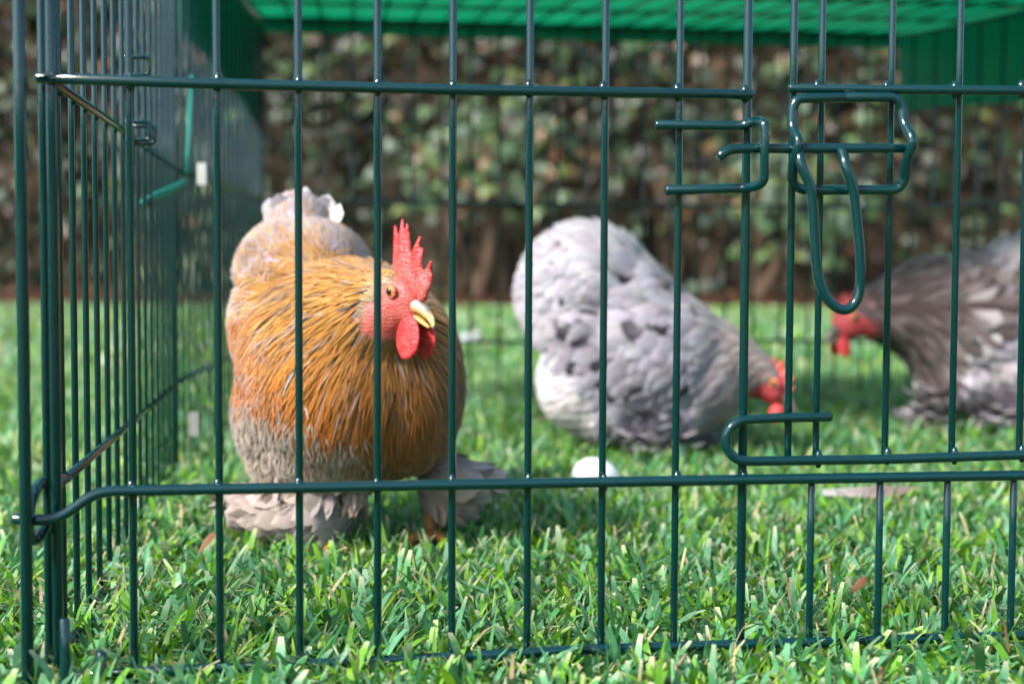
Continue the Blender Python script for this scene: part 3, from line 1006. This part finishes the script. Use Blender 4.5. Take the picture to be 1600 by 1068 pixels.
GOLD, ORNG, RUST, STRAW = (0.60, 0.27, 0.040), (0.55, 0.165, 0.010), (0.50, 0.100, 0.005), (0.66, 0.43, 0.16)
LAV, LAVD, BEIGE, OLIVE, WHT = (0.40, 0.34, 0.35), (0.20, 0.17, 0.18), (0.35, 0.265, 0.205), (0.13, 0.055, 0.010), (0.66, 0.64, 0.68)

mb_h, mb_b, mb_w, mb_t, mb_l = MB(), MB(), MB(), MB(), MB()
def bare(p):
    l = HFi @ (p - HC)
    return l.x > -.013 and (p - HC).length < .030 and l.x * .7 - l.z * .45 > -.0095
def zone(p):
    """which plumage grows at p: hackle over neck and breast, saddle, wing, flank"""
    d = p - RC
    rad = (p - NECK).length
    if rad < .055: return 'hackle'
    nz_ = noise.noise(p * 45)
    xb = -.034 - .40 * d.z + .018 * nz_
    low = .094 + .018 * nz_ + max(0, -d.x + .012) * .95
    if d.x > xb and p.z > low and d.y < .040 and rad < .150 and not (p.z > .175 and d.y > .030): return 'hackle'
    if p.z > .176 + .012 * nz_: return 'saddle'
    if d.x < 0 and p.z > .116 + .010 * nz_ - .25 * (d.x + .06) and d.x < xb + .01: return 'wing'
    return 'flank'
def hackle_cols(p, d):
    rv = p - NECK
    lk = noise.noise(rv.normalized() * 17 + Vector((0, 0, rv.length * 22))) * 1.3
    k = min(1, max(0, random.random() * .6 + .2 + lk * .5))
    low = min(1, max(0, (0.185 - p.z) / .07))
    c_tip = mixc(mixc(STRAW, GOLD, min(1, k * 1.5)), mixc(ORNG, RUST, k), low)
    c_mid = mixc(mixc(GOLD, STRAW, .25 * random.random()), ORNG, .15 + .85 * low)
    k2 = random.random() * .75 + (lk + .45) * .45
    if k2 < .20: c_mid, c_tip = (0.10, 0.075, 0.07), mixc(LAVD, c_tip, .3)
    elif k2 < .27: c_mid, c_tip = LAV, mixc(LAV, STRAW, .5)
    sh = min(1, max(0, (d.x - .005) / .04)) * min(1, max(0, (.20 - p.z) / .06))  # olive plumage, deepened at lower right to paint in the breast's shaded side
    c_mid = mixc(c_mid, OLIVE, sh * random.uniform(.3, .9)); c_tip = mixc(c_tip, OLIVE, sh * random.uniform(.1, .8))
    return jit(c_mid), jit(c_tip)
def lock(p):
    rv = p - NECK
    q = rv.normalized() * 13 + Vector((5, 3, rv.length * 30))
    return noise.noise(q), noise.noise(q * 1.7 + Vector((9, 9, 9)))
for p, n in skin.sample(13000):
    if bare(p): continue
    d = p - RC
    rad = (p - NECK).length
    if n.dot(CAM_P - p) < -0.06 and random.random() < .6: continue
    zn = zone(p)
    if zn == 'hackle':
        c_mid, c_tip = hackle_cols(p, d)
        Ln = 0.010 + min(0.044, rad * .48) * random.uniform(.75, 1.25)
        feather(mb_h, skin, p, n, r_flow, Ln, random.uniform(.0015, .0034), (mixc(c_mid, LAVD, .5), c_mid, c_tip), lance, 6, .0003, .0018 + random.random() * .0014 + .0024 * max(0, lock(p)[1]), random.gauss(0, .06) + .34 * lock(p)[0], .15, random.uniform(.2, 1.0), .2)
    elif zn == 'saddle':
        if random.random() < .3: continue
        k = random.random()
        tail = p.z > .235
        c = jit(mixc(LAV, WHT, .65 if tail and p.z > .252 else (.2 if k > .6 else 0)))  # tail top whitened, its sky highlight put into the colour
        tip = c if k < .55 or tail else jit(mixc(GOLD, STRAW, k))
        if k > .95: tip = jit(LAVD)
        feather(mb_t, skin, p, n, back_flow, random.uniform(.022, .040), random.uniform(.006, .013), (LAVD, c, tip), roundf, 5, .0005, .0035, random.gauss(0, .22), .2, .15)
    elif zn == 'wing':
        k = random.random()
        c = jit(mixc(RUST, ORNG, k)) if k < .74 else jit(mixc(LAV, LAVD, random.random()))
        feather(mb_w, skin, p, n, wing_flow, random.uniform(.018, .032), random.uniform(.005, .009), (jit(LAVD), c, mixc(c, GOLD, random.random() * .5)), lance, 5, .0004, .0030, random.gauss(0, .2), .15, .5)
    elif False:
        k = min(1, max(0, (d.x + .02) / .045))
        c = mixc(jit(BEIGE), jit(OLIVE, .3), k)
        tip = mixc(mixc(BEIGE, STRAW, .35), mixc(OLIVE, ORNG, random.random() * .5), k)
        feather(mb_b, skin, p, n, belly_flow, random.uniform(.018, .028), random.uniform(.010, .016), (mixc(c, LAVD, .4), c, jit(tip)), roundf, 5, .0004, .0030, random.gauss(0, .25), .1, .1)
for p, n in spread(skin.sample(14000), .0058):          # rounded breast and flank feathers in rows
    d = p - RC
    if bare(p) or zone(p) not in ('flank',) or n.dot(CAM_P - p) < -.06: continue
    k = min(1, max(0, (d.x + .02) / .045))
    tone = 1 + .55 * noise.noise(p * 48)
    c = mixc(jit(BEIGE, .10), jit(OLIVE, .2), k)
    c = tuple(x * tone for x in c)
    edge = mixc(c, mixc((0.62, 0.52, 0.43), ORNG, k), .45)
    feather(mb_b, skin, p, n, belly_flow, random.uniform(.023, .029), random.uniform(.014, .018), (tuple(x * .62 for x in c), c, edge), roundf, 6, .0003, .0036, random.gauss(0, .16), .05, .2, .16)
# loose barbs: fine strands that break up the feather edges
for p, n in skin.sample(16000):
    if bare(p) or n.dot(CAM_P - p) < -0.04: continue
    d = p - RC
    rad = (p - NECK).length
    zn = zone(p)
    if zn == 'hackle':
        c_mid, c_tip = hackle_cols(p, d)
        Ln = 0.008 + min(0.040, rad * .42) * random.uniform(.6, 1.25)
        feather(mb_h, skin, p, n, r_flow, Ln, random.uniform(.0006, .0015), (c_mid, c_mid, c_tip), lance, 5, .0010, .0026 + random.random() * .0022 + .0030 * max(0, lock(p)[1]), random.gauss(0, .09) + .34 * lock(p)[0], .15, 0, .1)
    elif zn == 'wing':
        c = jit(mixc(RUST, ORNG, random.random())) if random.random() < .7 else jit(LAV)
        feather(mb_w, skin, p, n, wing_flow, random.uniform(.012, .026), random.uniform(.0006, .0014), (c, c, mixc(c, STRAW, .3)), lance, 4, .001, .0045, random.gauss(0, .3), .2, 0, .1)
    elif zn == 'saddle':
        c = jit(mixc(LAV, GOLD, random.random() ** 1.5))
        feather(mb_t, skin, p, n, back_flow, random.uniform(.014, .030), random.uniform(.0006, .0016), (c, c, mixc(c, WHT, .3)), lance, 4, .001, .0050, random.gauss(0, .35), .2, 0, .1)
    elif d.x < .02:
        c = jit(mixc(mixc(BEIGE, LAVD, .3), (0.50, 0.40, 0.32), random.random() ** 1.5))
        feather(mb_b, skin, p, n, belly_flow, random.uniform(.010, .022), random.uniform(.0006, .0018), (c, c, c), lance, 4, .0012, .0050, random.gauss(0, .25), .2, 0, .1)
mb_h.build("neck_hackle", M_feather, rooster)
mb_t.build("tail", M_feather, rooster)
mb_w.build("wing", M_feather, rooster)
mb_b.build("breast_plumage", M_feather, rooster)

def free_feather(mb, root, d, n, Ln, Wd, col, shape=roundf, bend=-1.0, K=6, streak=0.2, cup=.25):
    """a feather in the air: root, direction, face normal, bend (radians over its length)"""
    d, n = Vector(d).normalized(), Vector(n)
    n = (n - d * n.dot(d)).normalized(); side = d.cross(n)
    q = Vector(root); V, UV, C = [], [], []
    for k in range(K + 1):
        s = k / K
        dd = Quaternion(side, bend * s) @ d
        nn = side.cross(dd)
        w = Wd * .5 * shape(s)
        V += [q - side * w - nn * cup * w, q, q + side * w - nn * cup * w]
        UV += [(0, s), (.5, s), (1, s)]
        a, b_, tt = (col[0], col[1], s * 2) if s < .5 else (col[1], col[2], s * 2 - 1)
        C += [tuple(a[i] + (b_[i] - a[i]) * tt for i in range(3)) + (streak * (1 - s),)] * 3
        q = q + dd * (Ln / K)
    Fq = []
    for k in range(K):
        a = 3 * k
        Fq += [(a, a + 1, a + 4, a + 3), (a + 1, a + 2, a + 5, a + 4)]
    mb.add(V, Fq, UV, C)

def foot(root, c, spread, col, n=60, toes=True, fwd=(0.2, -1, 0), scale=1.0, span=(-1.2, 1.2)):
    """scaly shank with toes and the fan of foot feathers; spread = direction the fan points to"""
    c = Vector(c)
    fwd = Vector(fwd).normalized()
    leg = MB()
    tube(leg, smooth_path([c + Vector((0, .012, .060)), c + Vector((0, .010, .035)), c + Vector((0, .004, .010))], 4), [.0062] * 4 + [.0052] * 5, 10)
    if toes:
        for a in (-.55, 0, .55, math.pi):
            dd = Quaternion((0, 0, 1), a) @ fwd
            Lt = (.034 if abs(a) < 3 else .016) * scale
            pts = [c + Vector((0, .004, .010)), c + dd * Lt * .45 + Vector((0, 0, .011)), c + dd * Lt * .85 + Vector((0, 0, .005)), c + dd * Lt * 1.1 + Vector((0, 0, .0))]
            pp = smooth_path(pts, 4)
            tube(leg, pp, [.0046 - .003 * k / len(pp) for k in range(len(pp))], 8)
    lg = leg.build("leg", M_leg, root)
    mb = MB()
    sp = Vector(spread).normalized()
    for i in range(n):
        a = random.uniform(*span)
        d = Quaternion((0, 0, 1), a) @ sp
        h_ = random.random()
        d = (d + Vector((0, 0, .30 * h_ - .22))).normalized()
        cc = jit(random.choice(col), .12)
        free_feather(mb, c + Vector((random.gauss(0, .005), random.gauss(.004, .005), .012 + .042 * h_)), d, Vector((0, 0, 1)) + d * .1, random.uniform(.030, .052) * scale * (1.1 - .3 * h_), random.uniform(.014, .022) * scale, (mixc(cc, LAVD, .3), cc, mixc(cc, WHT, .12)), roundf, random.uniform(.1, .8), 6, .12, .35)
    if n: mb.build("foot_feathers", M_feather, lg)

FC = [(0.36, 0.30, 0.29), (0.40, 0.31, 0.26), (0.44, 0.36, 0.32), (0.30, 0.23, 0.20)]
def foot_tuft(root, balls, out_dir, cols):
    """a dome of soft foot plumage, shingled outwards from the shank"""
    me = blob_mesh("foot_tuft", balls, .003, 3)
    colour_mesh(me, lambda p: mixc(cols[0], LAVD, .5))
    tf = link("foot_tuft", me, M_down, root)
    sk_ = Skin(me); mb = MB()
    c0 = balls[0][0]
    for p, n in spread(sk_.sample(5000), .0080):
        if p.z < .004: continue
        cc = jit(random.choice(cols), .10)
        cc = tuple(x * (1 + .3 * noise.noise(p * 70)) for x in cc)
        def fl_(q): return (Vector(out_dir) * 1.2 + (q - c0).normalized() * .5 + Vector((0, 0, -.35))).normalized()
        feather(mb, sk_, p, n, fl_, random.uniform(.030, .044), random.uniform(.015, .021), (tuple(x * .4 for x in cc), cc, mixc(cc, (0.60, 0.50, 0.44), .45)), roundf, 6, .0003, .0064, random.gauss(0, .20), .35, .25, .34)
    for p, n in sk_.sample(900):
        if p.z < .004: continue
        cc = jit(random.choice(cols), .2)
        feather(mb, sk_, p, n, fl_, random.uniform(.014, .034), random.uniform(.0005, .0012), (cc, cc, mixc(cc, WHT, .2)), lance, 5, .001, .0045, random.gauss(0, .25), .35, 0, .1)
    mb.build("foot_feathers", M_feather, tf)
c = P(505, 818, .985); c.z = .006
foot(rooster, c, (-1, -.35, 0), FC, 0, True, (0.25, -1, 0), 1.0)
foot_tuft(rooster, [(P(495, 800, .985), (.026, .026, .024), None), (P(455, 802, .985), (.026, .024, .019), None), (P(418, 796, .99), (.022, .020, .013), None), (P(385, 780, .995), (.013, .016, .008), None)], (-1, -.15, 0), FC)
c = P(672, 806, 1.0); c.z = .006
foot(rooster, c, (1, .1, 0), FC, 0, True, (-0.05, -1, 0), 1.1)
foot_tuft(rooster, [(P(688, 752, 1.01), (.017, .020, .022), None), (P(715, 752, 1.01), (.018, .018, .015), None), (P(742, 748, 1.015), (.014, .015, .009), None), (P(700, 785, 1.01), (.014, .015, .010), None)], (1, .05, -.05), [(0.34, 0.26, 0.22), (0.36, 0.30, 0.29), (0.38, 0.27, 0.20)])
# thigh fluff joining belly and feet
mb = MB()
for i in range(520):
    a = random.random()
    q = P(425 + 150 * a, 738 + random.uniform(-22, 26), .985 + random.uniform(-.02, .03))
    cc = jit(random.choice([BEIGE, (0.30, 0.22, 0.16), (0.36, 0.30, 0.28)]), .15)
    free_feather(mb, q, Vector((random.gauss(-.25, .3), random.gauss(-.25, .2), -1)), Vector((random.gauss(0, .3), -1, .2)), random.uniform(.014, .028), random.uniform(.003, .008), (mixc(cc, LAVD, .4), cc, cc), roundf, random.uniform(-.3, .6))
mb.build("thigh_plumage", M_feather, rooster)
# the rounded tail plumes on top, whitened to put the sky's highlight in their colour
mb = MB()
for i in range(70):
    q = P(random.uniform(432, 500), random.uniform(350, 385), 1.125 + random.uniform(-.02, .03))
    w_ = random.random()
    cc = jit(mixc(LAV, WHT, .35 + .6 * w_), .08)
    free_feather(mb, q, Vector((random.gauss(-.02, .30), random.gauss(.10, .3), 1)), Vector((random.gauss(0, .35), -1, .3)), random.uniform(.022, .033), random.uniform(.014, .021), (LAV, cc, mixc(cc, WHT, .5)), roundf, random.uniform(-.9, .2))
mb.build("tail_plume", M_feather, rooster)
# fine crown feathers and bristles round the face
mb = MB()
for i in range(420):
    a, z_ = random.uniform(-1.1, 1.1), random.uniform(-.004, .016)
    l = Vector((random.uniform(-.017, -.004), random.uniform(-.0145, .0145), z_))
    hit = skin.bvh.find_nearest(HC + HF @ (l * 1.2))
    k = random.random()
    cc = jit(mixc((0.34, 0.22, 0.12), (0.55, 0.42, 0.28), k))
    feather(mb, skin, hit[0], hit[1], lambda q: (HF @ Vector((-1, 0, -.35))).normalized(), random.uniform(.007, .013), random.uniform(.0010, .0022), (cc, cc, jit(STRAW)), lance, 4, .0003, .0018, random.gauss(0, .25), .2, .5)
mb.build("crown_feathers", M_feather, rooster)
# pale ear lobe
me = blob_mesh("ear_lobe", [(HT(-.0115, -.0125, -.006 - .002 * k), (.0040, .0022, .0042), HF.to_quaternion()) for k in range(5)], .0009, 3)
colour_mesh(me, lambda p: (0.62, 0.10, 0.10) if random.random() < .6 else (0.66, 0.30, 0.28))
link("ear_lobe", me, M_skin, rooster)
head_parts(rooster, HC, HF, 1.0, [
    # x0, z0, x1, z1, r0, r1  (forward, up) one point each
    (-.0080, .017, -.0191, .0431, .0068, .0014),
    (-.0040, .017, -.0138, .0488, .0070, .0013),
    (.0000, .016, -.0083, .0473, .0070, .0013),
    (.0045, .015, .0061, .0425, .0070, .0013),
    (.0100, .013, .0103, .0361, .0066, .0014),
    (.0150, .011, .0218, .0306, .0060, .0014),
    (.0190, .009, .0233, .0225, .0050, .0016),
    (-.006, .017, .018, .013, .0065, .0060),
    (-.004, .024, .012, .021, .0055, .0050),
], 1.05)

# ---------------------------------------------------------------- the two hens
def hen(label, cat, balls, head_c, head_f, flow, region, nfe, comb, sc, feet, extra=None, voxel=.0045):
    b0 = balls[0][0].copy(); b0.z = 0
    root = empty("hen", b0, label, cat, "hens pecking in the pen")
    Fr = local_frame(head_f)
    q_ = Fr.to_quaternion()
    hb = [(head_c, (.0175 * sc, .0135 * sc, .0155 * sc), q_), (head_c + Fr @ Vector((.009, 0, -.005)) * sc, (.010 * sc, .009 * sc, .0085 * sc), q_)]
    me = blob_mesh("body", balls + hb, voxel, 4)
    Fi = Fr.transposed()
    def bc(p):
        l = Fi @ (p - head_c) / sc
        if l.x > -.008 and (p - head_c).length < .029 * sc and l.x * .8 - l.z * .4 > -.004: return mixc((0.50, 0.025, 0.04), (0.42, 0.06, 0.07), random.random())
        return region(p, True)[1]
    colour_mesh(me, bc)
    me.materials.append(M_skin); me.materials.append(M_down)
    me.polygons.foreach_set("material_index", [0 if (Vector(p_.center) - head_c).length < .029 * sc else 1 for p_ in me.polygons])
    link("body", me, None, root)
    sk = Skin(me)
    packs = {}
    for p, n in spread(sk.sample(nfe), .0078 * sc):
        l = Fi @ (p - head_c) / sc
        if l.x > -.010 and (p - head_c).length < .030 * sc and l.x * .8 - l.z * .4 > -.006: continue
        r_ = region(p, False)
        if r_ is None: continue
        part, c0, c1, c2, Ln, Wd, shp = r_
        feather(packs.setdefault(part, MB()), sk, p, n, flow, Ln * random.uniform(.8, 1.2), Wd * random.uniform(.8, 1.2), (tuple(x * (j_ := random.uniform(.88, 1.10) * (1 + .30 * noise.noise(p * 38))) for x in c0), tuple(x * j_ for x in c1), tuple(x * j_ for x in c2)), shp, 5, .0004, .0062 if shp is roundf else .003, random.gauss(0, .10), .1, .12, .45)
    for part, mb in packs.items():
        mb.build(part, M_feather, root)
    head_parts(root, head_c, Fr, sc, comb, .62, False)
    for c, sp, cols, n_ in feet:
        foot(root, c, sp, cols, n_, True, head_f, 1.15, (-1.3, 1.3))
    return root, sk

H2 = 1.50
def B(px, py, Z, *r_): return (P(px, py, Z), r_, None)
COMB_S = [(-.008, .010, -.012, .023, .0050, .0014), (-.003, .011, -.004, .026, .0055, .0014), (.003, .010, .004, .024, .0055, .0014), (.009, .007, .012, .019, .0050, .0014), (.014, .002, .0175, .012, .0040, .0014)]
LV2, LV2D, LVL, WH2, BLK, TAN2 = (0.27, 0.245, 0.285), (0.11, 0.10, 0.118), (0.41, 0.385, 0.435), (0.66, 0.61, 0.63), (0.012, 0.012, 0.016), (0.30, 0.23, 0.175)
h2c = P(1012, 560, H2)
ht2 = P(915, 440, H2)
def flow2(p):
    # from the neck back over the body; over the cushion the feathers rise and fall back towards the tail
    if p.z > h2c.z + .015 and p.x < h2c.x - .01: return Vector((-1, .12, .10 if p.x > ht2.x else -.85)).normalized()
    return Vector((-.9, .1, -.42)).normalized()
def reg2(p, body):
    d = p - h2c
    neck = min(1, max(0, (d.x - .05) / .05))
    if d.x < -.032 and d.z < .008 + .25 * (d.x + .06) * -1 - .02 * (d.x > -.06):          # pale fluff below the tail
        c = jit(WH2, .03)
        if d.z < -.07: c = mixc(c, (0.50, 0.42, 0.38), .5)
        return ("rear_fluff", mixc(c, LV2, .25), c, c, .024, .008, lance)
    if d.z > .022 and d.x < .02:                                        # cushion and tail
        k = random.random()
        c = jit(mixc(LV2, LVL, .35 + .65 * min(1, max(0, (d.z - .03) / .07))), .08)
        tip = mixc(c, LVL, .5)
        if not body and (k > .915 or (d.z < .045 and k > .78)): return ("tail_cushion", LV2D, BLK if k > .95 else LV2D, BLK, .036, .020, roundf)
        return ("tail_cushion", LV2D, c, mixc(c, WH2, .25), .036, .020, roundf)
    k = random.random()
    c = jit(mixc(mixc(mixc(LV2D, LV2, .80), LVL, .35 * k), TAN2, neck * .75), .12)
    tip = mixc(c, LVL, .25)
    if neck < .3 and not body:
        if k > .925: return ("wing", LV2D, BLK, BLK, .036, .020, roundf)
        elif k > .74: tip = LV2D
    if neck > .5: return ("neck_hackle", mixc(c, LV2D, .5), c, mixc(tip, TAN2, .3), .030, .009, lance)
    if body: return ("wing", c, c, c, 0, 0, roundf)
    return ("wing", mixc(c, BLK, .45), c, mixc(tip, LVL, .4), .036, .019, roundf)
f2 = P(1010, 690, 1.47); f2.z = .008
f2b = P(1075, 685, 1.56); f2b.z = .008
hen2, sk2 = hen("pale grey hen with black flecks pecking the grass, head low to the right", "hen", [
    B(1012, 560, H2, .092, .072, .074), B(915, 440, H2 + .02, .070, .066, .064), B(880, 460, H2 + .02, .050, .055, .058),
    B(975, 470, H2 + .01, .062, .055, .045), B(900, 515, H2 + .005, .047, .058, .034), B(985, 440, H2 + .012, .036, .045, .030), B(912, 590, H2, .050, .060, .060), B(948, 640, H2, .045, .055, .036),
    B(1095, 590, H2, .052, .058, .054), B(1040, 640, H2, .070, .055, .028)] + chain(P(1110, 565, H2), P(1185, 585, H2 - .01), .046, .0225, 8),
    P(1203, 603, H2 - .015), (0.80, -.30, -.62), flow2, reg2, 14000, COMB_S, 1.15,
    [(f2, (.3, -1, 0), [LVL, WH2, (0.06, 0.06, 0.075), (0.3, 0.28, 0.33)], 60), (f2b, (1, -.5, 0), [LV2, LVL], 40)])

H3 = 1.74
h3c = P(1530, 505, H3)
DB, DBG, LV3, OR3 = (0.055, 0.038, 0.037), (0.16, 0.12, 0.12), (0.55, 0.50, 0.55), (0.22, 0.08, 0.03)
def flow3(p): return Vector((.9, .1, .12 if p.z > h3c.z + .02 else -.4)).normalized()
PATCH = [(P(1525, 405, H3), .026), (P(1550, 410, H3), .024), (P(1465, 470, H3), .014), (P(1590, 370, H3), .02)]
def reg3(p, body):
    d = p - h3c
    k = random.random()
    low = d.z < -.005 - .35 * max(0, -d.x - .02) and d.x > -.055
    if low:
        c = jit(mixc(LV3, (0.30, 0.25, 0.25), k * .6), .12)
        return ("belly_fluff", mixc(c, DBG, .3), c, c, .034, .018, roundf)
    c = jit(mixc(DB, DBG, k), .25)
    if any(abs(p.x - q.x) < r_ and abs(p.z - q.z) < r_ * .6 for q, r_ in PATCH) and k < .75: c = jit(mixc(DBG, LV3, .55), .2)
    if k > .994: c = OR3
    if d.x < -.075: return ("neck_hackle", DB, c, mixc(c, DBG, .4), .036, .010, lance)
    return ("wing", DB, c, mixc(c, (0.30, 0.265, 0.285), random.random() ** 2 * .8), .042, .021, roundf)
f3 = P(1470, 652, 1.71); f3.z = .008
f3b = P(1575, 654, 1.71); f3b.z = .008
hen3, sk3 = hen("dark brown grey hen with pale belly at the right edge, head lowered leftwards", "hen", [
    B(1530, 505, H3, .110, .084, .086), B(1625, 463, H3, .089, .080, .080), B(1590, 560, H3, .103, .080, .064), B(1500, 580, H3, .056, .066, .047),
    B(1665, 425, H3, .06, .06, .06)] + chain(P(1460, 485, H3), P(1362, 490, H3 - .01), .068, .030, 8),
    P(1330, 503, H3 - .015), (-.84, -.30, -.42), flow3, reg3, 14000, COMB_S, 1.36,
    [(f3, (-1, -.6, 0), [LV3, (0.10, 0.08, 0.08)], 50), (f3b, (-.5, -1, 0), [LV3, (0.32, 0.28, 0.3)], 60)])

# ------------------------------------------------------------------ small things on the grass
q = on_ground(932, 792, 0.0)
bm = bmesh.new()
bmesh.ops.create_uvsphere(bm, u_segments=32, v_segments=20, radius=1.0)
for v in bm.verts:
    k = 1 + 0.13 * v.co.x
    v.co = Vector((v.co.x * .0218, v.co.y * .0166 * (1 - .14 * v.co.x), v.co.z * .0166 * (1 - .14 * v.co.x)))
me = bpy.data.meshes.new("egg"); bm.to_mesh(me); bm.free()
me.polygons.foreach_set("use_smooth", [True] * len(me.polygons))
egg = link("egg", me, M_shell); egg.location = (q.x, q.y, .0255); egg.rotation_euler = (0, R(12), R(20))
tag(egg, "white egg lying in the grass in front of the grey hen", "egg")

q = on_ground(738, 533, 0.02)
me = blob_mesh("fluff", [(Vector((random.gauss(0, .012), random.gauss(0, .012), random.gauss(.022, .006))), random.uniform(.008, .013), None) for _ in range(14)], .004, 2)
fl = link("feather_tuft", me, simple("white_down", (0.40, 0.42, 0.44), .9, .1, .1)); fl.location = (q.x, q.y, 0.004)
tag(fl, "small white tuft of down on the lawn right of the rooster", "feather")

mb = MB()
q0, q1 = on_ground(1285, 767, .022), on_ground(1445, 766, .022)
free_feather(mb, q0, (q1 - q0), (0, -.5, 1), (q1 - q0).length, .016, ((.6, .55, .55), (.25, .17, .15), (.16, .11, .10)), lance, .1, 8, .5)
tag(mb.build("feather", M_feather), "long grey brown feather dropped on the grass below the latched door", "feather")

def dry_leaf(px, py, z, label, s=.014, col=(0.26, 0.11, 0.05)):
    mb = MB(); q = on_ground(px, py, z)
    free_feather(mb, q, Vector((random.gauss(0, 1), random.gauss(0, .4), .5)), Vector((random.gauss(0, .5), -1, .6)), s * 1.3, s * .5, (col, mixc(col, (0.4, .2, .1), .5), col), roundf, random.uniform(-1.4, 1.4), 6, .3)
    tag(mb.build("dry_leaf", M_feather), label, "leaf", "dry leaves in the grass")
dry_leaf(312, 862, .026, "curled brown dry leaf in the grass just left of the rooster's foot", .013, (0.20, 0.08, 0.03))
dry_leaf(1330, 925, .022, "small brown dry leaf in the grass at the right, below the door handle", .010, (0.20, 0.08, 0.03))
